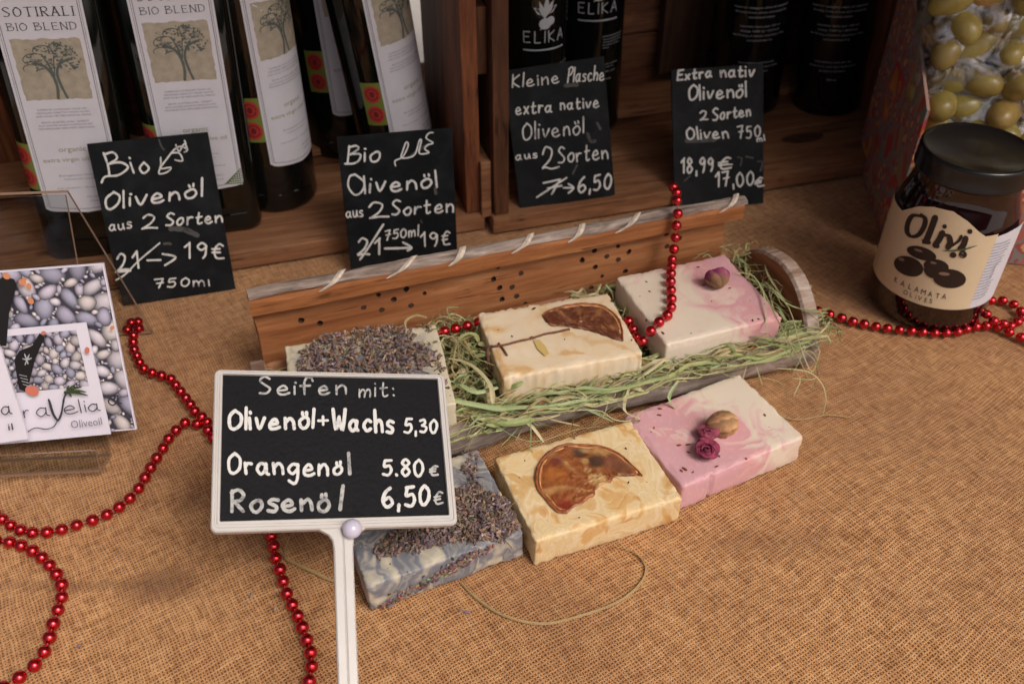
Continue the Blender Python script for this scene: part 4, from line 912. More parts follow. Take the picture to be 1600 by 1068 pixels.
# --- orange slices
BLOBS = [(905, 708, .0045, (.09, .045, .03), .9), (931, 722, .0050, (.07, .035, .025), .95), (958, 725, .0060, (.22, .085, .05), .8), (975, 735, .0045, (.17, .06, .035), .8), (936, 752, .0045, (.56, .34, .13), .9), (914, 722, .0022, (.50, .28, .11), .9), (918, 736, .0022, (.50, .28, .11), .9), (924, 748, .0022, (.50, .28, .11), .9), (915, 703, .0030, (.50, .30, .12), .8), (945, 708, .0030, (.46, .27, .11), .7), (870, 722, .0040, (.17, .03, .03), .7), (868, 745, .0060, (.44, .14, .03), .7), (882, 792, .0040, (.26, .035, .02), .9)]
def slice_(parent, outer, inner_, z, label=None, dark=False):
    O3 = [at(x, y, z) for x, y in outer]; I3 = [at(x, y, z) for x, y in inner_]
    if label: pass
    full = cr([tuple(p) for p in O3], 4); inn = cr([tuple(p) for p in I3], 5); loop = full + inn
    rr = random.Random(5); loop = full + [(p[0]+rr.uniform(-.0006, .0006), p[1]+rr.uniform(-.0006, .0006), p[2]) for p in inn]
    c = Vector((sum(p[0] for p in loop)/len(loop), sum(p[1] for p in loop)/len(loop), z)); vs = []; fs = []; cols = []; n = len(loop); RG = 22; cm = sum((Vector(p) for p in (full[0], full[-1])), Vector())/2; cm = c.lerp(cm, .8)
    for r_ in range(RG+1):
        t = r_/RG
        for p in loop:
            q = c + (Vector(p)-c)*t
            h = .0013 + noise.noise(q*620)*.0009 + noise.noise(q*210)*.0008
            if r_ == RG: h = .0003
            vs.append(q + Vector((0, 0, h)))
            k = noise.noise(q*240)*.5+.5; k2 = noise.noise(q*700)*.5+.5
            if dark: cc = Vector((.085, .022, .012)).lerp(Vector((.17, .05, .025)), k).lerp(Vector((.30, .13, .06)), max(0, k2-.45)*2.2)
            else:
                cc = Vector((.30, .075, .022)).lerp(Vector((.42, .16, .05)), k).lerp(Vector((.16, .035, .015)), max(0, k2-.42)*2.2)
                pass
            am = math.atan2(q.y-cm.y, q.x-cm.x); mem = max(0, 1-abs(math.sin(am*4.0+noise.noise(q*60)*.9))/.40)*min(1, r_/RG*1.6)
            cc = cc.lerp(Vector((.50, .23, .09)) if dark else Vector((.66, .38, .14)), min(1, 1.1*mem)*(.4+.6*k2)); vs[-1].z += .0005*mem
            if not dark:
                for (bx, by, br, bc, ba) in BLOBS:
                    dd = (q.xy - at(bx, by, z).xy).length/br
                    if dd < 1.3: cc = cc.lerp(Vector(bc), ba*max(0, min(1, (1.3-dd)/.5 + noise.noise(q*600)*.5)))
            vs[-1].z += -.0006*(1 if (not dark and cc.x < .14) else 0); cols.append(tuple(cc))
    for r_ in range(RG):
        for i in range(n): fs.append((r_*n+i, r_*n+(i+1) % n, (r_+1)*n+(i+1) % n, (r_+1)*n+i))
    me = pydata('orange_slice', vs, fs, cols); o = link('orange_slice', me, M['pulp'] if 'pulp' in M else M.setdefault('pulp', vcol('dried_pulp', .36, 1.0, 620, .5)), parent, smooth=True, world=True)
    rd = MB(); pts = [Vector(p)+Vector((0, 0, .0010)) for p in full]; n2 = len(pts)
    rd.tube(pts, [.0010*(.35+.65*math.sin(math.pi*min(max(i/(n2-1), .04), .96))) + .0005*noise.noise(pts[i]*600) for i in range(n2)], 7)
    rd.build('rind', M['rind'] if 'rind' in M else M.setdefault('rind', simple('dried_rind', (.28, .085, .03), .55, nscale=260, var=.45, bump=.5)), o, smooth=True, world=True)
    pith = MB(); pts = [Vector(p) + (c-Vector(p)).normalized()*.0018 + Vector((0, 0, .0014)) for p in full[2:-2]]
    pith.tube([q_ + Vector((0, 0, noise.noise(q_*500)*.0005-.0003)) for q_ in pts], [.00075+.0005*noise.noise(q_*350) for q_ in pts], 5); pith.build('pith', simple('dried_pith', (.52, .24, .09), .6, nscale=300, var=.3), o, smooth=True, world=True)
    return o
Z7 = lambda *p: zz(760, 640, 4.109, p)
slice_(s_ol, Z7((1000,430),(960,385),(850,290),(740,245),(620,235),(520,232),(430,265),(350,340),(322,430),(335,520),(400,600),(460,660),(520,670)), Z7((545,640),(600,610),(680,560),(720,500),(790,470),(830,435),(900,410),(950,412)), ZL)
slice_(s_ou, [(847,494),(862,485),(888,479),(915,477),(940,480),(960,493),(971,512),(973,534)], [(955,530),(930,520),(905,514),(885,512),(865,511),(853,503)], ZT, dark=True)
# --- twig on the back row soap
tw = MB(); pts = cr([tuple(at(x, y, ZT+.0012)) for x, y in ((768,541),(790,538),(810,533),(832,528),(850,522),(872,518),(890,514))], 3)
tw.tube([Vector(p) + Vector((0, 0, noise.noise(Vector(p)*400)*.0004)) for p in pts], [.0006+.0003*abs(noise.noise(Vector(p)*500)) for p in pts], 6)
for (x, y) in ((777, 540), (830, 527), (880, 516)): q = at(x, y, ZT+.0014); tw.ell(q, (Vector((.0014, .0006, 0)), Vector((0, .0008, 0)), Vector((0, 0, .0008))), 7, 5)
tw.tube([Vector(p) for p in cr([tuple(at(x, y, ZT+.0008)) for x, y in ((779, 536), (786, 545), (792, 555))], 3)], .0008, 5)
tw.tube([Vector(p) for p in cr([tuple(at(768, 540, ZT+.001)), tuple(at(762, 545, ZT-.001)), tuple(at(763, 562, ZT-.006)), tuple(at(768, 580, ZT-.012))], 3)], .0009, 5)
tw.build('twig', simple('dry_twig', (.16, .06, .03), .8, nscale=400, var=.4, bump=.4), s_ou, smooth=True, world=True)
pt = MB(); q = [at(x, y, ZT+.0006) for x, y in ((833, 531), (840, 545), (852, 556), (858, 552), (852, 540), (842, 530))]; pt.add(q, [(0, 1, 2, 3, 4, 5)]); pt.build('dried_leaf', simple('pale_leaf', (.58, .42, .14), .6), s_ou, world=True)

# --- rosebuds
def petal_bud(parent, c, ax, L, Rr, c_out, c_in, layers=(5, 6, 5), open_=.15, name='rosebud'):
    """c base point, ax direction of the bud"""
    mb = MB(); ax = ax.normalized(); s = ax.orthogonal().normalized(); t = ax.cross(s); rng = random.Random(int(c.x*1e5))
    for li, nl in enumerate(layers):
        rl = Rr*(1-.26*li); hl = L*(.78+.11*li)
        for k in range(nl):
            a0 = 2*math.pi*(k+.5*li)/nl + rng.uniform(-.15, .15); wd = 2*math.pi/nl*.78; rows, cs = 6, 5; vs = []; cl2 = []
            for i in range(rows+1):
                h = i/rows; rad = rl*math.sin(math.pi*min(h*.80+.06, .98))*(1.02) + (rl*open_*h*h if li < 2 else 0)
                for j in range(cs+1):
                    q = j/cs*2-1; a = a0 + q*wd*(1-.45*h**3); wob = noise.noise(Vector((a*2, h*5, li)))*Rr*.10
                    edge = Rr*.10*h*abs(q)
                    vs.append(c + ax*(hl*h*(1-.10*q*q*h)) + (s*math.cos(a)+t*math.sin(a))*(rad+wob+edge))
                    g = Vector(c_out).lerp(Vector(c_in), min(1, li/2)*.6 + rng.uniform(0, .25)); g = g*(.75+.5*h); cl2.append(tuple(g))
            mb.add(vs, [(i*(cs+1)+j, i*(cs+1)+j+1, (i+1)*(cs+1)+j+1, (i+1)*(cs+1)+j) for i in range(rows) for j in range(cs)], cl2)
    mb.ell(c + ax*L*.12, (s*Rr*.55, t*Rr*.55, ax*L*.22), 10, 6, (.16, .09, .035))
    return mb.build(name, M['vc_rough'], parent, smooth=True, world=True, cols=True)
def rosebud(parent, c, ax, L, Rr, c_base, c_tip, folds=5, spiral=3.0, open_=0.0, seed=1, squash=1.0):
    ax = ax.normalized(); s1 = ax.orthogonal().normalized(); t1 = ax.cross(s1); nu, nv = 48, 30; vs = []; fs = []; cols = []
    for j in range(nv+1):
        h = j/nv
        for i in range(nu):
            a = 2*math.pi*i/nu; ph = folds*a + spiral*h*math.pi + seed; saw = ((ph/(2*math.pi)) % 1.0)
            rr = math.sin(math.pi*(h*.86+.05))**.62 * (1 + open_*h*h)
            d = Vector((math.cos(a), math.sin(a), h*2)); lift = (.16*saw + .10*noise.noise(d*2.2 + Vector((seed, 0, 0))) + .05*noise.noise(d*7))*(.25+h)
            tip = .10*L*noise.noise(Vector((a*3, h*2, seed)))*(h**3)
            if j == nv: rr *= .25
            p = c + ax*(L*(h - (.16*max(0, h-.8)/.2 if open_ > 0 else 0)) + tip) + (s1*math.cos(a) + t1*math.sin(a)*squash)*Rr*rr*(1+lift)
            vs.append(p); col_ = Vector(c_base).lerp(Vector(c_tip), max(0, min(1, (h-.25)*2.2 + .5*noise.noise(d*3))))
            col_ = col_*(.55 + .75*saw)*(1+.25*noise.noise(d*9)); cols.append(tuple(max(v, .004) for v in col_))
    for j in range(nv):
        for i in range(nu): fs.append((j*nu+i, j*nu+(i+1) % nu, (j+1)*nu+(i+1) % nu, (j+1)*nu+i))
    fs += [tuple(range(nu-1, -1, -1)), tuple(nv*nu+i for i in range(nu))]
    return link('rosebud', pydata('rosebud', vs, fs, cols), M['vc_rough'], parent, smooth=True, world=True)
rosebud(s_pu, at(1124, 449, ZT+.0045), Vector((-.05, .55, .30)), .0135, .0072, (.26, .15, .07), (.30, .035, .14), 5, 2.2, .25, 2)
petal_bud(s_pu, at(1124, 440, ZT+.0065), Vector((-.05, .75, .55)), .0085, .0060, (.34, .05, .17), (.22, .02, .12), (5, 4, 3), .5)
rosebud(s_pl, at(1104, 664, ZL+.0062), Vector((1, .12, .0)), .0185, .0074, (.40, .20, .10), (.52, .29, .13), 6, .7, 0, 4)
rosebud(s_pl, at(1107, 684, ZL+.0008), Vector((-.15, .15, 1)), .0082, .0056, (.24, .05, .06), (.36, .07, .12), 4, 1.6, .3, 6)
petal_bud(s_pl, at(1106, 681, ZL+.0040), Vector((0, -.1, 1)), .0050, .0038, (.34, .07, .12), (.18, .02, .05), (4, 4, 3), .5)
rosebud(s_pl, at(1103, 708, ZL+.0006), Vector((0, -.15, 1)), .0082, .0062, (.20, .03, .05), (.30, .04, .09), 4, 1.8, .3, 9)
petal_bud(s_pl, at(1103, 707, ZL+.0042), Vector((0, -.2, 1)), .0048, .0042, (.30, .04, .10), (.10, .01, .03), (4, 4, 3), .5)
# flakes on the soaps
def flakes(parent, pts, z, c, seed=1, name='petal_flake'):
    mb = MB(); rng = random.Random(seed)
    for x, y, s in pts:
        q = at(x, y, z+.0003); a = rng.uniform(0, 3.14); L = s*.00034; Wd = L*.45
        dx, dy = Vector((math.cos(a), math.sin(a), 0))*L, Vector((-math.sin(a), math.cos(a), 0))*Wd
        mb.ell(q, (dx, dy, Vector((0, 0, .0004))), 6, 4, c)
    return mb.build(name, M['vc_rough'], parent, world=True, cols=True)
fl = flakes(s_pu, [(1091, 417, 4), (1015, 455, 3), (1010, 440, 3), (1112, 470, 2), (1176, 500, 4), (1010, 500, 5), (1036, 520, 5), (1185, 498, 3), (1140, 450, 4), (1100, 445, 5), (1195, 475, 2)], ZT, (.10, .035, .02)); fl['kind'] = 'stuff'
fl = flakes(s_pl, [(1031, 638, 5), (1030, 648, 5), (1061, 695, 5), (1075, 694, 5), (1076, 706, 4), (1070, 732, 6), (1065, 735, 4), (1083, 737, 3), (1124, 712, 3), (1166, 716, 3), (1195, 648, 4), (1120, 728, 4), (1022, 668, 3)], ZL, (.22, .05, .02), 2); fl['kind'] = 'stuff'
fl = flakes(s_ou, [(834, 482, 6), (882, 530, 3), (987, 531, 3), (800, 525, 3), (955, 470, 3)], ZT, (.05, .02, .012), 3); fl['kind'] = 'stuff'
fl = flakes(s_ol, [(868, 701, 5), (978, 700, 3), (982, 753, 3), (851, 762, 8), (820, 719, 2), (905, 808, 2)], ZL, (.05, .02, .012), 3); fl['kind'] = 'stuff'

# --- lavender
LAVC = [(.22, .15, .16), (.28, .17, .14), (.16, .115, .14), (.32, .19, .12), (.22, .13, .09), (.40, .29, .21), (.11, .07, .05), (.24, .17, .20), (.18, .15, .09), (.28, .20, .17), (.34, .26, .20)]
def lavender(parent, poly, z, n, seed, heap=.004, side=None):
    rng = random.Random(seed); mb = MB(); P3 = [at(x, y, z) for x, y in poly]
    xs = [p.x for p in P3]; ys = [p.y for p in P3]; cx, cy = sum(xs)/len(xs), sum(ys)/len(ys)
    def inside(x, y):
        c = False; m = len(P3)
        for i in range(m):
            a, b = P3[i], P3[(i+1) % m]
            if (a.y > y) != (b.y > y) and x < (b.x-a.x)*(y-a.y)/(b.y-a.y)+a.x: c = not c
        return c
    k = 0; tries = 0
    while k < n and tries < n*20:
        tries += 1; x, y = rng.uniform(min(xs), max(xs)), rng.uniform(min(ys), max(ys))
        if not inside(x, y): continue
        k += 1; rel = 1-min(1, max(abs(x-cx)/(max(xs)-min(xs))*2, abs(y-cy)/(max(ys)-min(ys))*2))
        L = rng.uniform(.0013, .0029); Wd = rng.uniform(.0005, .0010); a = rng.uniform(0, 6.28); tl = rng.uniform(-.7, .7)
        d = Vector((math.cos(a)*math.cos(tl), math.sin(a)*math.cos(tl), math.sin(tl))); s = d.orthogonal().normalized(); t = d.cross(s)
        q = Vector((x, y, z + rng.uniform(.0, heap)*min(1, rel*3+.1) + .0004)); cc = rng.choice(LAVC); g = rng.uniform(.55, 1.25); cc = tuple(v*g for v in cc)
        mb.ell(q, (d*L, s*Wd, t*Wd), 5, 4, cc)
        if rng.random() < .35: mb.ell(q + d*L, (d*L*.5, s*Wd*1.3, t*Wd*.4), 4, 3, tuple(v*1.3 for v in cc))
        if rng.random() < .06: mb.tube([q, q + d*L*2 + s*.0005, q+d*L*3.4], .00025, 4, (.22, .17, .10))
    o = mb.build('lavender_buds', M['vc_rough'], parent, world=True, cols=True); o['kind'] = 'stuff'; return o
lavender(s_lu, [(472, 552), (500, 530), (560, 520), (605, 510), (640, 515), (655, 535), (690, 560), (640, 590), (560, 610), (470, 600), (465, 575)], ZT, 1000, 5, .0040)
lavender(s_ll, [(715, 765), (740, 757), (795, 785), (812, 825), (790, 845), (700, 850), (640, 868), (590, 872), (585, 855), (630, 825), (690, 800)], ZL, 1050, 6, .0038)
lavender(s_ll, [(720, 700), (745, 705), (750, 760), (735, 765), (722, 740)], ZL, 40, 7, .002)
lavender(s_lu, [(660, 508), (682, 515), (700, 600), (690, 610), (670, 540)], ZT, 30, 8, .001)
# buds pressed into the front side of the grey soap
rng = random.Random(9); mb = MB(); c_, s_ = math.cos(0.4078), math.sin(0.4078)
for k in range(230):
    t = rng.random(); xx = -.034 + t*.055 + rng.uniform(-.006, .006); zz_ = .003 + t*.0165 + rng.gauss(0, .0022); zz_ = min(max(zz_, .0005), .0206)
    p = Vector((-0.0469, 0.3295, 0)) + Vector((c_, s_, 0))*xx + Vector((s_, -c_, 0))*(0.03385+rng.uniform(-.0004, .0012)) + Vector((0, 0, zz_))
    a = rng.uniform(0, 6.28); d = (Vector((c_, s_, 0))*math.cos(a) + Vector((0, 0, 1))*math.sin(a)); nn = Vector((s_, -c_, 0)); L = rng.uniform(.0010, .0022)
    cc = rng.choice(LAVC); mb.ell(p, (d*L, nn*.0006, d.cross(nn)*.0007), 5, 4, tuple(v*rng.uniform(.6, 1.2) for v in cc))
o = mb.build('lavender_buds', M['vc_rough'], s_ll, world=True, cols=True); o['kind'] = 'stuff'

# ================================================================ STRAW
def blade(mb, pts, w_, c, rng, twist=1.0, fold=.25):
    pts = [Vector(p) for p in cr([tuple(p) for p in pts], 4)]; n = len(pts); vs = []; ph = rng.uniform(0, 3.14); tw_ = rng.uniform(-twist, twist)*2.5; cols = []
    for i, p in enumerate(pts):
        t = (pts[min(i+1, n-1)]-pts[max(i-1, 0)]).normalized(); a = t.cross(Vector((0, 0, 1)))
        a = a.normalized() if a.length > .05 else t.orthogonal().normalized(); b = t.cross(a); an = ph + tw_*i/n
        s = a*math.cos(an) + b*math.sin(an)*.8; q = b*math.cos(an) - a*math.sin(an)
        ww = w_*(1-.45*abs(2*i/(n-1)-1)**6)*(1+.25*noise.noise(p*200)); g = 1+.18*noise.noise(p*90)
        vs += [p+s*ww/2+q*ww*fold*.5, p-q*ww*fold*.3, p-s*ww/2+q*ww*fold*.5]; cols += [tuple(v*g for v in c)]*3
    mb.add(vs, [(3*i+j, 3*i+j+1, 3*i+4+j, 3*i+3+j) for i in range(n-1) for j in (0, 1)], cols)
STR = [(.34, .36, .15), (.27, .32, .12), (.42, .40, .20), (.30, .25, .11), (.48, .42, .24), (.33, .40, .19), (.22, .25, .09), (.38, .30, .14)]
mb = MB(); rng = random.Random(31)
def strand(u0, v0, z0, ang, L, curl, w_, zr=(.020, .034), vr=(.383, .468), drop=0):
    pts = []; a = ang; u_, v_, z_ = u0, v0, z0; n = 6; ca = rng.uniform(-curl, curl)
    for i in range(n+1):
        pts.append(uvz(u_, v_, z_)); a += ca + rng.uniform(-.35, .35); u_ += L/n*math.cos(a); v_ += L/n*math.sin(a)
        z_ += rng.uniform(-.004, .004) - drop/n
        v_ = min(max(v_, vr[0]), vr[1]); z_ = min(max(z_, zr[0]), zr[1]); u_ = min(max(u_, .0), .362)
    blade(mb, pts, w_, rng.choice(STR), rng)
for k in range(620):                                       # bed under the back-row soaps
    u_ = rng.uniform(.006, .352); strand(u_, rng.uniform(.385, .466), rng.uniform(.012, .031), rng.uniform(0, 6.28), rng.uniform(.02, .07), .5, rng.choice((.0007, .0011, .0018, .0032)), (.010, .0315))
for k in range(190):                                       # gap between lavender and orange soap, and between orange and pink soap
    g = rng.random(); u_ = rng.uniform(.108, .140) if g < .8 else rng.uniform(.222, .238)
    strand(u_, rng.uniform(.392, .466), rng.uniform(.028, .042), rng.uniform(0, 6.28), rng.uniform(.015, .045), .9, rng.choice((.0006, .0010, .0018, .0034)), (.024, .044 if g < .8 else .036))
for k in range(330):                                       # along the front rim, spilling over it
    u_ = rng.uniform(.09, .352); L = rng.uniform(.02, .085)
    strand(u_, rng.uniform(.370, .388), rng.uniform(.029, .034), rng.choice((0, math.pi)) + rng.uniform(-.35, .35), L, .22, rng.choice((.0005, .0007, .0010, .0016, .0026)), (.0285, .0370), (.365, .386))
for k in range(26):                                        # hanging down over the front wall
    u_ = rng.uniform(.095, .35); du = rng.uniform(-.040, .040)
    if rng.random() < .35: u_ = rng.uniform(.10, .17)
    blade(mb, [uvz(u_, .378, .032), uvz(u_+du*.4, .371, .033), uvz(u_+du*.8, .366, .024), uvz(u_+du*1.2, .364-rng.uniform(0, .004), rng.uniform(.010, .026))], rng.choice((.0004, .0006, .0013)), rng.choice(STR), rng)
for k in range(90):                                       # right end
    strand(rng.uniform(.325, .347), rng.uniform(.385, .462), rng.uniform(.03, .046), rng.choice((1.57, -1.57, 1.2))+rng.uniform(-.5, .5), rng.uniform(.02, .06), .5, rng.choice((.0006, .0009, .0014)), (.024, .047), (.375, .466))
for pts in ([(1196,570),(1240,548),(1290,545),(1320,560)], ):
    pass
def px_blade(pts, w_, c): blade(mb, [at(x, y, z) for x, y, z in pts], w_, c, rng, .6)
for pts, w_ in (
  ([(1150, 425, .050), (1178, 432, .052), (1200, 470, .050), (1225, 520, .046), (1248, 560, .036), (1262, 590, .022)], .0012),
  ([(1165, 420, .050), (1192, 455, .052), (1200, 520, .046), (1232, 552, .036), (1245, 575, .030)], .0015),
  ([(1195, 440, .05), (1232, 480, .048), (1250, 540, .038), (1268, 580, .026), (1278, 560, .02), (1282, 545, .02)], .0008),
  ([(1215, 575, .034), (1262, 580, .03), (1285, 600, .02), (1290, 625, .010), (1285, 650, .004)], .0009),
  ([(1220, 560, .036), (1250, 590, .030), (1240, 622, .018), (1262, 640, .008), (1290, 636, .003)], .0010),
  ([(1190, 590, .034), (1222, 600, .02), (1230, 640, .008), (1212, 660, .003)], .0009),
  ([(1230, 560, .034), (1265, 548, .030), (1278, 572, .024), (1268, 610, .016), (1242, 614, .010)], .0009),
  ([(1225, 530, .04), (1270, 560, .03), (1275, 590, .02), (1238, 590, .022)], .0012),
  ([(1008, 610, .034), (1060, 585, .034), (1130, 575, .034), (1210, 563, .036)], .0015),
  ([(940, 650, .033), (1010, 610, .034), (1090, 580, .035), (1185, 572, .036)], .0011),
  ([(720, 640, .034), (790, 660, .034), (850, 640, .034), (900, 620, .034), (1000, 600, .034)], .0019),
  ([(850, 645, .034), (930, 640, .032), (960, 655, .026), (985, 656, .024), (1005, 640, .026)], .0007),
  ([(735, 655, .034), (780, 652, .034), (825, 660, .033), (850, 690, .026)], .0030),
  ([(735, 650, .034), (790, 662, .034), (835, 655, .034)], .0040),
  ([(820, 645, .036), (845, 625, .040), (860, 630, .040)], .0042),
  ([(828, 645, .036), (830, 680, .030), (829, 700, .024), (836, 715, .0195), (826, 735, .0195), (808, 750, .019)], .0006),
  ([(775, 665, .034), (830, 690, .030), (905, 670, .028), (960, 665, .026)], .0006),
  ([(900, 640, .034), (893, 670, .026), (900, 690, .02)], .0022),
  ([(985, 600, .035), (975, 640, .032), (1000, 655, .024), (990, 660, .022)], .0020),
  ([(1060, 595, .034), (1045, 620, .028), (1055, 640, .020)], .0024),
  ([(725, 530, .048), (740, 560, .046), (760, 590, .044), (750, 620, .040)], .0026),
  ([(705, 520, .046), (730, 545, .050), (745, 560, .048), (722, 590, .046), (712, 620, .042)], .0012),
  ([(700, 560, .046), (735, 570, .048), (765, 600, .046), (770, 630, .042)], .0030),
  ([(720, 600, .042), (745, 612, .042), (778, 605, .042)], .0030),
  ([(690, 620, .042), (735, 630, .040), (790, 640, .038)], .0034)):
    px_blade(pts, w_, rng.choice(STR[:6]))
st = mb.build('straw', M['straw'] if 'straw' in M else M.setdefault('straw', (lambda: (lambda a: (a.P(Base_Color=a.n('Attribute', attribute_name='col').outputs['Color'], Roughness=.55), a.bump(a.noise(a.obj(), 900, 3).outputs[0], .3, .0004), a.m)[2])(NT('raffia_straw')))()), cols=True)
tag(st, 'green and yellow shredded straw bedding in the wooden trough', 'straw', kind='stuff')
def raffia(path, w_, label, z=.0012):
    m2 = MB(); r2 = random.Random(3); pts = [at(x, y, z) for x, y in path]
    blade(m2, pts, w_, (.36, .25, .11), r2, .3); o = m2.build('raffia_strand', M['straw'], cols=True); tag(o, label, 'straw strand')
raffia([(720, 908), (742, 932), (785, 960), (845, 974), (905, 962), (965, 940), (1000, 912), (1010, 885), (992, 862), (958, 852)], .0015, 'long looped dry strand lying on the burlap in front of the soaps')
raffia([(452, 838), (444, 868), (462, 880), (490, 893), (515, 905), (560, 915)], .0018, 'short dry strand on the burlap beside the sign stick')
raffia([(1175, 632), (1240, 655), (1290, 648), (1330, 652)], .0009, 'thin green strand on the burlap right of the front row pink soap')
cm = MB(); rng = random.Random(12)
for (x, y, s) in ((393, 930, 9), (430, 950, 8), (611, 945, 12), (730, 955, 10), (124, 1008, 7), (386, 940, 5), (720, 952, 6), (600, 935, 5), (1242, 765, 5), (1235, 770, 4), (705, 905, 4), (948, 870, 4), (1240, 632, 3), (850, 890, 3)):
    q = at(x, y, .0010); a = rng.uniform(0, 3.1); L = s*.0002; cm.ell(q, (Vector((math.cos(a), math.sin(a), 0))*L, Vector((-math.sin(a), math.cos(a), 0))*L*.5, Vector((0, 0, .0007))), 6, 4, rng.choice(LAVC))
tag(cm.build('lavender_crumbs', M['vc_rough'], cols=True), 'scattered lavender crumbs on the burlap around the soaps', 'crumbs', kind='stuff')

# ================================================================ RED BEAD GARLANDS
BR = .0035
bm_v = MB(); bm_v.ell((0, 0, 0), (Vector((BR, 0, 0)), Vector((0, BR, 0)), Vector((0, 0, BR))), 20, 14); bead_me = pydata('bead', bm_v.v, bm_v.f)
def beadmat():
    a = NT('metallic_red'); a.P(Base_Color=(.60, .014, .022), Metallic=.9, Roughness=.19, Coat_Weight=.6, Coat_Roughness=.06)
    a.bump(a.noise(a.obj(), 500, 2).outputs[0], .05, .0004); return a.m
bead_me.materials.append(beadmat())
for p in bead_me.polygons: p.use_smooth = True
thread_m = simple('red_thread', (.45, .10, .09), .5)
def garland(path, label, beads=None, sp=.0080):
    """path: world points; beads every sp along it"""
    P3 = [Vector(p) for p in cr([tuple(p) for p in path], 6)]
    e = empty('bead_garland', P3[0]); tag(e, label, 'bead garland', 'strings of red metallic beads')
    tb = MB(); tb.tube(P3, .00035, 5); tb.build('thread', thread_m, e, world=True)
    d = 0; nxt = 0; rng = random.Random(len(path)); cnt = 0
    for a, b in zip(P3, P3[1:]):
        L = (b-a).length
        while nxt <= d+L and L > 0:
            q = a.lerp(b, (nxt-d)/L); o = bpy.data.objects.new('bead', bead_me); col.objects.link(o); o.parent = e; o.location = q - e.location
            o.rotation_euler = (rng.uniform(0, 6), rng.uniform(0, 6), 0); s = rng.uniform(.96, 1.03); o.scale = (s, s, s); nxt += sp*rng.uniform(.95, 1.07); cnt += 1
        d += L
    return e
g = lambda pts, z=BR: [at(x, y, z) for x, y in pts]
garland(g([(199,515),(209,500),(220,509),(209,522),(209,542),(214,556),(222,573),(235,581),(250,586),(264,589),(271,597),(278,606),(285,615),(294,626),(302,639),(312,650),(325,654),(323,668),(345,700),(375,750),(405,800),(424,838),(429,866),(437,888),(443,910),(449,929),(459,949),(468,968),(476,990),(484,1013),(487,1036),(483,1063),(480,1095)]), 'red bead string running from the acrylic stand down behind the sign to the bottom edge')
garland(g([(308,662),(290,660),(280,667),(265,683),(253,703),(240,722),(228,743),(214,766),(196,784),(175,799),(151,810),(125,818),(99,826),(72,831),(46,831),(24,824),(7,813),(-10,800),(-40,790)]), 'red bead string curving from the junction left of the sign to the left edge')
garland(g([(-30,846),(0,844),(17,847),(36,853),(56,863),(72,877),(85,892),(95,908),(97,928),(91,951),(83,974),(76,1000),(64,1027),(42,1049),(14,1068),(-10,1082)]), 'red bead string arching through the bottom left corner')
hang = [at(1060, 290, .094), at(1057, 300, .0905)]
hang = [uvz(.2955, .487, .0905)] + [hit(x, y, TV*vv, TV) for x, y, vv in ((1057, 300, .479), (1058, 313, .470), (1059, 338, .4665), (1056, 359, .466), (1055, 379, .465), (1051, 399, .463))] + [at(1049, 420, .0518), at(1048, 442, .0518), at(1049, 462, .0518), at(1049, 478, .0518), at(1044, 491, .0518), at(1032, 501, .0518), at(1018, 516, .051), at(1006, 532, .0440), at(997, 530, .0400), at(988, 512, .038), at(978, 498, .038), at(960, 500, .036), at(900, 520, .022), at(800, 515, .022)] 
garland(hang, 'red bead string hanging over the wooden panel onto the cream and pink soap', sp=.0092)
garland([at(x, y, .043) for x, y in ((765, 497), (745, 504), (728, 509), (712, 513), (696, 517), (680, 522))] + [at(x, y, .026) for x, y in ((640, 545), (560, 570), (470, 578))] + [at(x, y, .012) for x, y in ((436, 575), (428, 590))], 'short red bead string seen between the lavender and pale orange soaps')
garland(g([(1262,478),(1282,487),(1300,492),(1317,497),(1336,503),(1356,507),(1376,511),(1396,514),(1416,516),(1436,518),(1456,520),(1475,520),(1493,519),(1510,514),(1526,510),(1543,509),(1560,511),(1573,517),(1591,525),(1615,535)]), 'red bead string lying in front of the olive jar')
garland(g([(1522,500),(1530,486),(1540,472),(1560,469),(1579,472),(1591,482),(1599,492),(1591,502),(1580,509)] , BR) + g([(1566,505),(1556,504),(1546,494),(1537,488)], BR*2.2), 'small loop of red beads at the right edge beside the olive jar')

# ================================================================ OLIVE JAR
JC = (.3060, .5480); JR = .0415
jar = empty('olive_jar', (JC[0], JC[1], .0005)); tag(jar, 'glass jar of dark olives with a black lid and cream label', 'jar')
v, f = lathe([(.030, .0), (.0365, .0006), (.0400, .0035), (.0415, .010), (.0415, .0725), (.0408, .079), (.0388, .0875), (.0358, .0965), (.0342, .103), (.0338, .108), (.0338, .118)], 72)
a = NT('jar_glass'); a.P(Base_Color=(.010, .0016, .003), Roughness=.04, Coat_Weight=.5, Coat_Roughness=.03); gl = a.m
link('glass', pydata('glass', v, f), gl, jar, smooth=True)
v, f = lathe([(.0352, .1105), (.0364, .1108), (.0366, .1120), (.0362, .1130), (.0361, .1236), (.0359, .1252), (.0350, .1264), (.0338, .1266), (.0331, .1258), (.0322, .1252), (.010, .1254), (.0001, .1254)], 72)
lid = link('lid', pydata('lid', v, f), simple('black_lid', (.007, .007, .008), .20, nscale=500, var=.3, bump=.06, bs=1200), jar, smooth=True)
mpj = cyl_map(JC, JR)
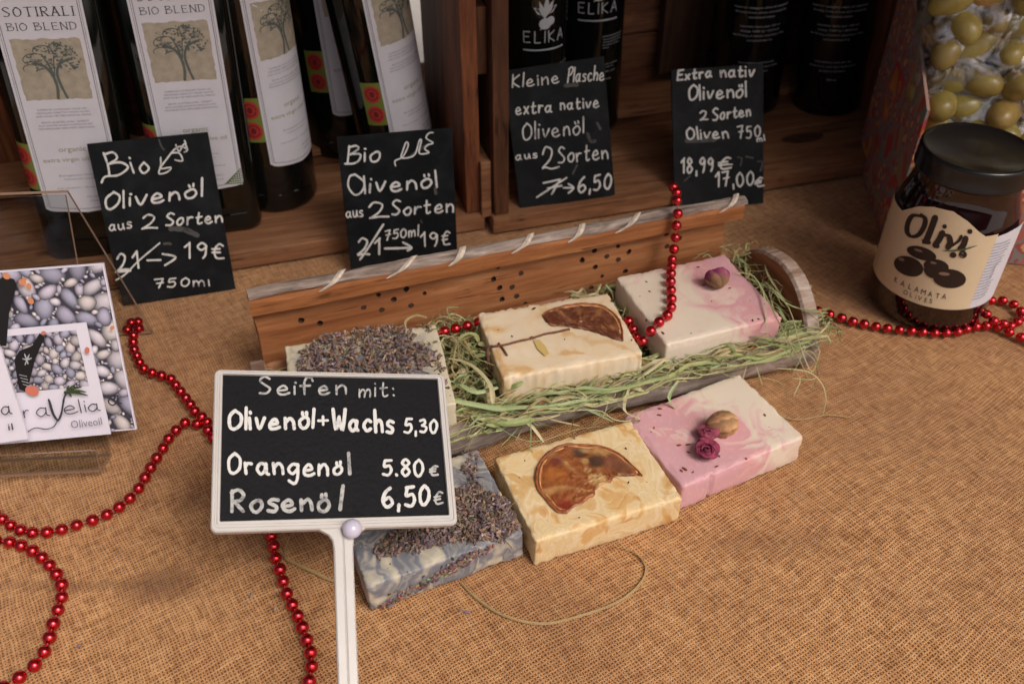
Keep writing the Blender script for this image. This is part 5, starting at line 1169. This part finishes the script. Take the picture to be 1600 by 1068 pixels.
# label strip: limits in angle; arched top edge
def jpt(a, z, off): return Vector((JC[0] + (JR+off)*math.sin(a), JC[1] - (JR+off)*math.cos(a), z))
vis = math.atan2(-JC[0], JC[1])      # direction of the camera from the jar, as label angle
def jang(x, y): q = mpj(x, y, 0); return math.atan2(q.x-JC[0], -(q.y-JC[1])), q.z
tops = [jang(x, y) for x, y in ((1402, 318), (1410, 329), (1437, 322), (1460, 323), (1490, 330), (1512, 345), (1530, 362), (1540, 369), (1560, 365), (1585, 354))]
bots = [jang(x, y) for x, y in ((1366, 424), (1380, 445), (1410, 465), (1450, 481), (1482, 485), (1515, 480), (1540, 467))]
def interp(tab, a):
    tab = sorted(tab)
    if a <= tab[0][0]: return tab[0][1]
    for p, q in zip(tab, tab[1:]):
        if a <= q[0]: t = (a-p[0])/(q[0]-p[0]); return p[1]+(q[1]-p[1])*t
    return tab[-1][1]
A0, A1 = jang(1365, 425)[0]-.55, jang(1546, 400)[0]
zb = sum(z for _, z in bots)/len(bots)
v = []; f = []; N_ = 60
for i in range(N_+1):
    a = A0+(A1-A0)*i/N_; zt = interp(tops, a)
    for j in range(9): v.append(jpt(a, zb+(zt-zb)*j/8, .0003))
for i in range(N_):
    for j in range(8): k = i*9+j; f.append((k, k+9, k+10, k+1))
jl = link('label', pydata('label', v, f), simple('cream_label', (.70, .57, .38), .55, nscale=80, var=.03), jar, smooth=True, world=True)
v = []; f = []
for i in range(13):
    a = A1+.75*i/12; zt = interp(tops, a)
    for j in (0, 1): v.append(jpt(a, (zb, zt-.002)[j], .00028))
for i in range(12): f.append((2*i, 2*i+2, 2*i+3, 2*i+1))
link('back_label', pydata('back_label', v, f), M['paper'], jar, smooth=True, world=True)
ZJ = lambda *p: zz(1300, 180, 2.967, p)
ink = Ink(mpj, .0006, 31)
def nib(pts, w_, nb=.55, tp=0): ink.ribbon(ZJ(*pts), w_, nb, tp, .02)
ink.ribbon(ZJ((418,470),(375,465),(352,500),(348,540),(368,562),(400,555),(425,520),(432,482),(412,462)), 8.2, .5, 0, .02)      # O
nib([(478,475),(462,520),(440,575),(425,588),(452,590)], 10.5)                                           # l
nib([(512,545),(498,575),(478,605),(492,608)], 10); ink.disc(*ZJ((522,516))[0], 3.6)                   # i
nib([(512,555),(540,560),(548,590),(538,612)], 10); nib([(545,612),(585,585),(600,560)], 5)        # v
nib([(620,570),(610,600),(595,622),(612,622)], 10); ink.disc(*ZJ((640,539))[0], 4.0)                   # i
up_j = (.30, -1)
for i, ch in enumerate('KALAMATA'):
    x, y = ZJ(*[(293,765),(325,783),(358,797),(390,810),(420,822),(453,832),(487,840),(518,843)])[i]
    sl = (.62, .5, .42, .36, .3, .24, .16, .08)[i]; w_ = (5, 6.5, 5, 6.5, 8, 6.5, 6, 6.5)[i]
    font_to(ink, ch, (x-w_/2, y+3-sl*w_/2), (x+w_/2, y+3+sl*w_/2), 11.5, (.25, -1))
for i, ch in enumerate('OLIVES'):
    x, y = ZJ(*[(338,822),(364,833),(385,843),(405,850),(432,858),(455,862)])[i]; w_ = (7, 4.5, 1.2, 6, 4.5, 4.5)[i]
    font_to(ink, ch, (x-w_/2, y+3-.35*w_/2), (x+w_/2, y+3+.35*w_/2), 10, (.25, -1))
for (x, y, rx, ry, ro) in ((415, 640, 24, 10, .30), (355, 700, 24, 15, .35), (483, 700, 20, 11, .15), (460, 725, 13, 9, .6), (545, 757, 26, 15, .08)): ink.disc(*ZJ((x, y))[0], rx, ry, 22, ro)
for (x, y, r) in ((562, 648, 5.2), (607, 646, 6.5)): ink.disc(*ZJ((x, y))[0], r, r*.9, 16)
ink.build('black_print', simple('label_black', (.022, .012, .012), .45), jl)
hl = Ink(mpj, .0011, 32)
for (x, y, rx, ry, ro) in ((400, 626, 7, 2, .3), (322, 668, 5, 2.4, .3), (470, 684, 5, 1.8, .2), (520, 735, 9, 2.6, .1), (605, 640, 1.6, 1.2, 0), (600, 655, 2.5, 1, .4)): hl.disc(*ZJ((x, y))[0], rx, ry, 12, ro)
hl.build('print_highlight', simple('label_brown', (.26, .17, .13), .5), jl)
gn = Ink(mpj, .0012, 33); gn.ribbon(ZJ((508, 628), (560, 628), (620, 620), (675, 603)), 2.6, 0, .9); gn.build('leaf_print', simple('label_green', (.07, .11, .04), .6), jl)
bl = Ink(mpj, .0006, 34)
for k in range(19):
    t = k/18; x0, y0 = 753+(650-753)*t, 600+(855-600)*t; L = 82-14*t
    bl.ribbon(ZJ((x0, y0), (x0+L*.5, y0-9), (x0+L*random.uniform(.75, 1), y0-24)), .9, 0, 0, .3)
bl.build('small_print', M['ink_soft'], jar)

# ================================================================ PATTERNED BOX WITH BAGS OF OLIVES
def paisley():
    a = NT('paisley_print'); o = a.obj()
    w = a.noise(o, 30, 3).outputs[1]; p = a.n('VectorMath', operation='ADD', i0=a.vmap(o, (1, 1, .62)), i1=a.n('VectorMath', operation='SCALE', i0=w, Scale=.012).outputs[0]).outputs[0]
    v = a.n('TexVoronoi', Vector=p, Scale=21.0); d = v.outputs['Distance']
    rings = a.ramp(d, [(.0, (.30, .13, .03)), (.10, (.26, .02, .02)), (.17, (.34, .14, .03)), (.26, (.30, .11, .02)), (.33, (.24, .02, .025)), (.40, (.10, .11, .10)), (.50, (.22, .03, .025)), (.62, (.16, .12, .07)), (.8, (.08, .09, .09))], 'CONSTANT')
    v2 = a.n('TexVoronoi', Vector=p, Scale=150.0)
    small = a.ramp(v2.outputs['Distance'], [(.0, (.36, .20, .08)), (.3, (.18, .03, .03)), (.5, (.10, .11, .11)), (.7, (.24, .06, .04))], 'CONSTANT')
    m = a.ramp(a.noise(o, 40, 3).outputs[0], [(.45, (0, 0, 0)), (.52, (1, 1, 1))]); c = a.mix(m, rings, small)
    a.P(Base_Color=a.mix(1.0, a.mix(.2, c, (.10, .06, .045)), (2.6, 2.6, 2.6), 'MULTIPLY'), Roughness=.65); return a.m
M['pais'] = paisley()
pb = Vector((.2985, .618, 0)); e1 = Vector((.020, .150, 0)); e2 = Vector((math.cos(R(-14)), math.sin(R(-14)), 0))*.30
box = empty('patterned_box', pb); tag(box, 'tall cardboard box printed with a red and orange paisley pattern, behind the olive jar', 'box')
def wallm(a, b, hz0, hz1, name, th=.0022, inn=None):
    d = (b-a).normalized(); nn = Vector((-d.y, d.x, 0))*th; vs = [a, b, b+nn, a+nn, a+Vector((0, 0, hz0)), b+Vector((0, 0, hz1)), b+nn+Vector((0, 0, hz1)), a+nn+Vector((0, 0, hz0))]
    me = pydata(name, vs, [(0, 3, 2, 1), (4, 5, 6, 7), (0, 1, 5, 4), (1, 2, 6, 5), (2, 3, 7, 6), (3, 0, 4, 7)], mi=[0, 1, 0, 0, 0, 0]); me.materials.append(M['pais']); me.materials.append(M['card'] if 'card' in M else M.setdefault('card', simple('card_edge', (.50, .32, .25), .8)))
    return link(name, me, None, box, world=True)
z0 = Vector((0, 0, .0005))
wallm(pb+z0+e1, pb+z0, .175, .118, 'side_wall', -.0022 if False else .0022)
wallm(pb+z0+Vector((.0024, -.0003, 0)), pb+z0+e2, .100, .100, 'front_wall'); wallm(pb+z0+e2+e1, pb+z0+e1+Vector((.003, 0, 0)), .175, .175, 'back_wall'); wallm(pb+z0+e2+Vector((0, .003, 0)), pb+z0+e2+e1-Vector((0, .003, 0)), .118, .175, 'side_wall')
me = pydata('floor', [pb+Vector((.004, .002, .06)), pb+e2+Vector((-.004, .004, .06)), pb+e2+e1+Vector((-.004, -.004, .06)), pb+e1+Vector((.004, -.004, .06))], [(0, 1, 2, 3)]); link('inner_floor', me, M['pais'], box, world=True)
a = NT('clear_film'); a.P(Base_Color=(.9, .9, .9), Roughness=.12)
mx = a.n('MixShader'); tr_ = a.n('BsdfTransparent'); tr_.inputs[0].default_value = (.93, .93, .92, 1); fr = a.noise(a.obj(), 45, 4, .6, 1.5).outputs[0]
glo = a.n('BsdfGlossy', Roughness=.18); dif = a.n('BsdfDiffuse'); dif.inputs[0].default_value = (.75, .75, .74, 1)
m3 = a.n('MixShader', i0=.5); a.t.links.new(glo.outputs[0], m3.inputs[1]); a.t.links.new(dif.outputs[0], m3.inputs[2])
a.t.links.new(a.ramp(fr, [(.44, (.05, .05, .05)), (.55, (.55, .55, .55)), (.64, (.08, .08, .08))]), mx.inputs[0]); a.t.links.new(tr_.outputs[0], mx.inputs[1]); a.t.links.new(m3.outputs[0], mx.inputs[2])  # whitish bands from noise imitate glare strips on the film
a.t.links.new(mx.outputs[0], a.t.nodes['Material Output'].inputs[0]); M['film'] = a.m
ol = MB(); ol.ell((0, 0, 0), (Vector((.0092, 0, 0)), Vector((0, .0090, 0)), Vector((0, 0, .0140))), 14, 10); ome = pydata('olive', ol.v, ol.f)
for v_ in ome.vertices: v_.co += noise.noise_vector(v_.co*90)*.0007
a = NT('green_olive'); rn = a.n('ObjectInfo').outputs['Random']; nn_ = a.noise(a.obj(), 120, 4).outputs[0]
a.P(Base_Color=a.mix(a.ramp(nn_, [(.4, (0, 0, 0)), (.75, (.6, .6, .6))]), a.ramp(rn, [(0, (.33, .27, .07)), (.4, (.40, .30, .09)), (.7, (.38, .22, .07)), (1, (.25, .25, .08))]), (.20, .13, .03)), Roughness=.3, Subsurface_Weight=.1, Subsurface_Scale=.003); ome.materials.append(a.m)
for p in ome.polygons: p.use_smooth = True
def olive_bag(corner, ux, uy, h, label, seed, na, nb, nc, lean=.0):
    e = empty('bag_of_olives', corner); tag(e, label, 'bag', 'clear bags of green olives')
    rng = random.Random(seed); X = Vector((1, 0, 0)); Y = Vector((0, 1, 0))
    for c in range(nc):
        for b in range(nb):
            for a_ in range(na):
                if rng.random() < .02: continue
                p = corner + ux*((a_+.5+(c % 2)*.35)/na) + uy*((b+.5)/nb) + Vector((0, lean*c*.02, .012+c*.0185)) + Vector((rng.uniform(-.004, .004), rng.uniform(-.004, .004), rng.uniform(-.003, .003)))
                o = bpy.data.objects.new('olive', ome); col.objects.link(o); o.parent = e; o.location = p - corner; o.rotation_euler = (rng.uniform(0, 6), rng.uniform(0, 6), rng.uniform(0, 6)); s = rng.uniform(1.15, 1.45); o.scale = (s, s, s*rng.uniform(.9, 1.1))
    # film: crumpled pillow round the olives, gathered above
    nn2, mm2 = 44, 30; vs = []; fs = []; ctr = corner + ux*.5 + uy*.5
    for j in range(mm2+1):
        t = j/mm2; zz2 = h*t; k = 1.10*(math.sin(math.pi*min(t*.62+.16, .93))**.5); k *= 1 - .35*max(0, (t-.75)/.25)
        for i in range(nn2):
            a_ = 2*math.pi*i/nn2; cx_, cy_ = math.cos(a_), math.sin(a_); m_ = max(abs(cx_), abs(cy_))**.75
            p = ctr + ux*.5*cx_/m_*k + uy*.5*cy_/m_*k + Vector((0, lean*t*h, zz2)); q = noise.noise_vector(p*42)*.0075 + noise.noise_vector(p*190)*.0018; vs.append(p+q)
    for j in range(mm2):
        for i in range(nn2): fs.append((j*nn2+i, j*nn2+(i+1) % nn2, (j+1)*nn2+(i+1) % nn2, (j+1)*nn2+i))
    link('film', pydata('film', vs, fs), M['film'], e, world=True, smooth=True)
e2n = e2.normalized(); e1n = e1.normalized()
olive_bag(pb + e2n*.006 + e1n*.012 + Vector((0, 0, .062)), e2n*.085, e1n*.06, .15, 'clear bag of green olives in the left corner of the patterned box', 3, 4, 3, 7, .25)
olive_bag(pb + e2n*.102 + e1n*.010 + Vector((0, 0, .062)), e2n*.085, e1n*.06, .15, 'clear bag of green olives at the right edge, in front of the patterned box back', 4, 4, 3, 5, .1)
olive_bag(pb + e2n*.012 + e1n*.082 + Vector((0, 0, .062)), e2n*.10, e1n*.055, .17, 'clear bag of green olives at the back of the patterned box, topmost in the photo', 5, 4, 2, 8, 0)

# ================================================================ ACRYLIC STAND AND BROCHURES
a = NT('clear_acrylic'); a.P(Base_Color=(.93, .95, .95), Roughness=.04, IOR=1.45, Transmission_Weight=1.0)
mx = a.n('MixShader'); tr_ = a.n('BsdfTransparent'); tr_.inputs[0].default_value = (.90, .91, .91, 1); gl2 = a.n('BsdfGlossy', Roughness=.05); fre = a.n('LayerWeight', Blend=.25)
sm_ = a.noise(a.obj(), 18, 4, .6, 1.0).outputs[0]; fk = a.math('ADD', a.math('MULTIPLY', a.math('POWER', fre.outputs[1], 2.0), .10), a.ramp(sm_, [(.45, (0, 0, 0)), (.75, (.06, .06, .06))]))
a.t.links.new(fk, mx.inputs[0]); a.t.links.new(tr_.outputs[0], mx.inputs[1]); a.t.links.new(gl2.outputs[0], mx.inputs[2]); a.t.links.new(mx.outputs[0], a.t.nodes['Material Output'].inputs[0]); M['acr'] = a.m
M['acr_edge'] = simple('acrylic_edge', (.36, .24, .17), .15, Transmission_Weight=.3)
dx = R(4.3); AX = Vector((math.cos(dx), math.sin(dx), 0)); AY = Vector((-math.sin(dx), math.cos(dx), 0))
A_br = Vector((-.246, .3925, .0015)); A_tp = at(129, 303, .148)
sl = (A_tp - A_br); sl -= AX*sl.dot(AX); T_ = sl.normalized(); HL = sl.length; Nn = T_.cross(AX).normalized()
if Nn.y > 0: Nn = -Nn
std = empty('brochure_stand', A_br); tag(std, 'clear acrylic easel stand holding brochures, at the left edge', 'stand')
WS = .16
def slab(name, p0, ex, ey, th, m, parent, edge=None):
    nrm = ex.cross(ey).normalized()*th; vs = [p0, p0+ex, p0+ex+ey, p0+ey]; vs += [q+nrm for q in vs]
    me = pydata(name, vs, [(0, 3, 2, 1), (4, 5, 6, 7), (0, 1, 5, 4), (1, 2, 6, 5), (2, 3, 7, 6), (3, 0, 4, 7)], mi=[0, 0, 1, 1, 1, 1] if edge else None); me.materials.append(m)
    if edge: me.materials.append(edge)
    return link(name, me, None, parent, world=True)
shift = AX*((A_tp-A_br).dot(AX))
slab('front_panel', A_br-AX*WS, AX*WS+shift*0, T_*HL, .0020, M['acr'], std, M['acr_edge'])
leg_b = at(243, 523, .0015); lg = leg_b - (A_br + T_*HL); lg -= AX*lg.dot(AX)
slab('rear_leg', A_br+T_*HL-AX*WS+AY*.0021, AX*WS, lg, .0018, M['acr'], std, M['acr_edge'])
slab('bottom_shelf', A_br-AX*WS+Nn*.0005, AX*WS, Nn*.020+Vector((0, 0, -.001)), .0018, M['acr'], std, M['acr_edge'])
slab('front_lip', A_br-AX*WS+Nn*.0205-Vector((0, 0, .0005)), AX*WS, T_*.012, .0016, M['acr'], std, M['acr_edge'])
# brochures lie on the panel
def pebbles(mp, x0, x1, y0, y1, rmin, rmax, n, seed, parent, name='pebble_print', off=.0001):
    rng = random.Random(seed); mb = MB(); placed = []
    mb.add([mp(x0, y0, off), mp(x1, y0, off), mp(x1, y1, off), mp(x0, y1, off)], [(0, 1, 2, 3)], (.05, .045, .07)); k = 0
    for i in range(n*14):
        fr = i/(n*14); r = rmax*(1-fr)**1.6 + rmin*.7; x, y = rng.uniform(x0, x1), rng.uniform(y0, y1)
        if any((x-a_)**2+(y-b_)**2 < (.74*(r+c_))**2 for a_, b_, c_ in placed): continue
        placed.append((x, y, r)); asp = rng.uniform(.48, .85); ro = rng.uniform(0, 3.14); N3 = 14; k += 1
        base = Vector(rng.choice(((.46, .42, .50), (.56, .52, .57), (.38, .36, .46), (.62, .57, .56), (.30, .29, .38), (.50, .45, .45), (.34, .34, .44)))); base *= rng.uniform(.85, 1.2)
        vs = []; cs = []; lx, ly = .25*r*math.cos(.9), .25*r*math.sin(1.2)
        for ring_, cc in ((0, base*1.35), (.5, base*1.05), (.8, base*.55), (1.0, base*.16)):
            m_ = 1 if ring_ == 0 else N3
            for q in range(m_):
                t = 2*math.pi*q/N3; sh = 1+.07*math.sin(2*t+i)+.05*math.sin(3*t+i*2); X = r*1.1*ring_*sh*math.cos(t); Y = r*1.1*asp*ring_*sh*math.sin(t)
                px_, py_ = x + X*math.cos(ro)-Y*math.sin(ro) + lx*(1-ring_), y + X*math.sin(ro)+Y*math.cos(ro) + ly*(1-ring_)
                px_, py_ = min(max(px_, x0), x1), min(max(py_, y0), y1); vs.append(mp(px_, py_, off + .000004*k + .00001)); cs.append(tuple(cc))
        fs = [(0, 1+q, 1+(q+1) % N3) for q in range(N3)]
        for rg in (0, 1): fs += [(1+rg*N3+q, 1+(rg+1)*N3+q, 1+(rg+1)*N3+(q+1) % N3, 1+rg*N3+(q+1) % N3) for q in range(N3)]
        mb.add(vs, fs, cs)
    o = mb.build(name, M['vc_print'] if 'vc_print' in M else M.setdefault('vc_print', (lambda a: (a.P(Base_Color=a.n('Attribute', attribute_name='col').outputs['Color'], Roughness=.35), a.m)[1])(NT('glossy_photo_print'))), parent, world=True, cols=True)
    return o
def card(px_br, px_tr, width, lift, name, label, th=.0004, group=None):
    P0 = A_br + Nn*lift; br = hit(*px_br, P0, Nn); tr2 = hit(*px_tr, P0, Nn); ey = tr2 - br; h = ey.length; ey = ey/h; ex = ey.cross(Nn).normalized()
    if ex.x < 0: ex = -ex
    e = empty(name, br); tag(e, label, 'brochure', group)
    slab('sheet', br - ex*width, ex*width, ey*h, th if ex.cross(ey).dot(Nn) > 0 else -th, M['sheet'] if 'sheet' in M else M.setdefault('sheet', simple('glossy_paper', (.74, .71, .80), .35)), e)
    mp = lambda x, y, off: br + ex*(x-width) + ey*y + Nn*(th+off)      # x 0..width, y 0..h
    return e, mp, h, Nn, plane_map(P0 + Nn*th, Nn)
PG = 'brochures on the acrylic stand'
e, mp, h, _, ppx = card((215, 669), (163, 410), .115, .0035, 'brochure', 'large brochure printed all over with grey pebbles, behind the small leaflets', .0015, PG)
pebbles(mp, .001, .114, .001, h-.001, .0012, .0062, 1500, 3, e)
ik = Ink(ppx, .004, 41); ik.poly([(-6, 540), (-8, 440), (6, 432), (22, 436), (26, 445), (14, 490), (10, 540)]); ik.build('bottle_print', M['black'], e)
ik = Ink(ppx, .0041, 42)
for (x, y, r) in ((10, 431, 5), (35, 441, 5), (45, 447, 4), (48, 470, 4.5), (175, 512, 3), (38, 436, 3)): ik.disc(x, y, r*1.3, r, 9, x)
ik.build('orange_print', simple('orange_print', (.62, .25, .12), .4), e)
ik = Ink(ppx, .0042, 43); ik.word('a', (170, 634), (190, 630), 14, 2.2, (-.1, -1), 0); ik.build('name_print', M['ink'], e)
e, mp, h, _, ppx = card((174, 677), (135, 503), .088, .0075, 'leaflet', 'small white leaflet with a pebble photo and brand name, right one of the leaflets', .0006, PG)
x_in = .088-.0065; pebbles(mp, .004, x_in, .0315*1.0, h-.004, .0008, .0032, 900, 5, e)
ik = Ink(ppx, .0030, 44); ik.poly([(22, 562), (30, 548), (50, 540), (62, 520), (70, 527), (55, 560), (42, 612), (30, 608)]); ik.build('bottle_print', M['black'], e)
ik = Ink(ppx, .0032, 46); 
for (dx_, dy_) in ((-4, -10), (4, -9), (8, -3), (-7, -2), (2, 7), (-3, 8)): ik.ribbon([(42, 562), (42+dx_, 562+dy_)], 2.0, 0, .5)
for k in range(4): ik.ribbon([(30+k*2, 585+k*5), (42+k*1.5, 588+k*5)], .9)
ik.build('branch_print', M['white_print'], e)
ik = Ink(ppx, .0031, 45); ik.disc(50, 610, 11, 8, 12, .3); ik.disc(68, 520, 4, 3); ik.disc(136, 547, 4, 5)
ik.build('flower_print', simple('coral_print', (.60, .18, .12), .4), e)
ik = Ink(ppx, .0031, 47)
for (x1_, y1_) in ((118, 601), (128, 604), (120, 612), (135, 612), (108, 602), (100, 615), (112, 620), (138, 618)): ik.ribbon([(104, 613), ((104+x1_)/2, (613+y1_)/2-2), (x1_, y1_)], 3.6, 0, .85)
ik.build('sprig_print', simple('sprig_green', (.035, .06, .02), .5), e)
ik = Ink(ppx, .0033, 48); up = (-.18, -1)
for t, a_, b_, xh in (('r', (38, 652), (46, 651), 11), ('a', (58, 651), (78, 649), 13), ('e', (101, 647), (122, 645), 12.5), ('l', (126, 645), (130, 644), 11), ('i', (134, 643), (136, 643), 11), ('a', (139, 643), (157, 641), 11)): ik.word(t, a_, b_, xh, 1.7, up, 0)
ik.ribbon([(76, 624), (82, 645), (90, 656), (96, 645), (100, 622), (104, 614)], 3.2, .5); ik.ribbon([(90, 656), (84, 666), (72, 670), (58, 668), (50, 670), (44, 674)], 1.5); ik.ribbon([(78, 626), (84, 646), (91, 657)], 2.0)
ik.build('name_print', M['ink'], e)
ik = Ink(ppx, .0033, 49); font_to(ik, 'Oliveoil', (111, 669), (160, 663), 17, (-.18, -1)); ik.build('subtitle_print', M['ink_soft'], e)
e, mp, h, _, ppx = card((46, 684), (2, 541), .07, .0125, 'leaflet', 'small white leaflet with a pebble photo, left one cut off by the photo edge', .0016, PG)
pebbles(mp, .004, .0605, .030, h-.004, .0008, .0032, 600, 6, e)
ik = Ink(ppx, .0032, 50); ik.word('a', (3, 648), (19, 646), 12, 1.8, (-.18, -1), 0); font_to(ik, 'il', (12, 672), (21, 671), 15, (-.18, -1)); ik.build('name_print', M['ink'], e)
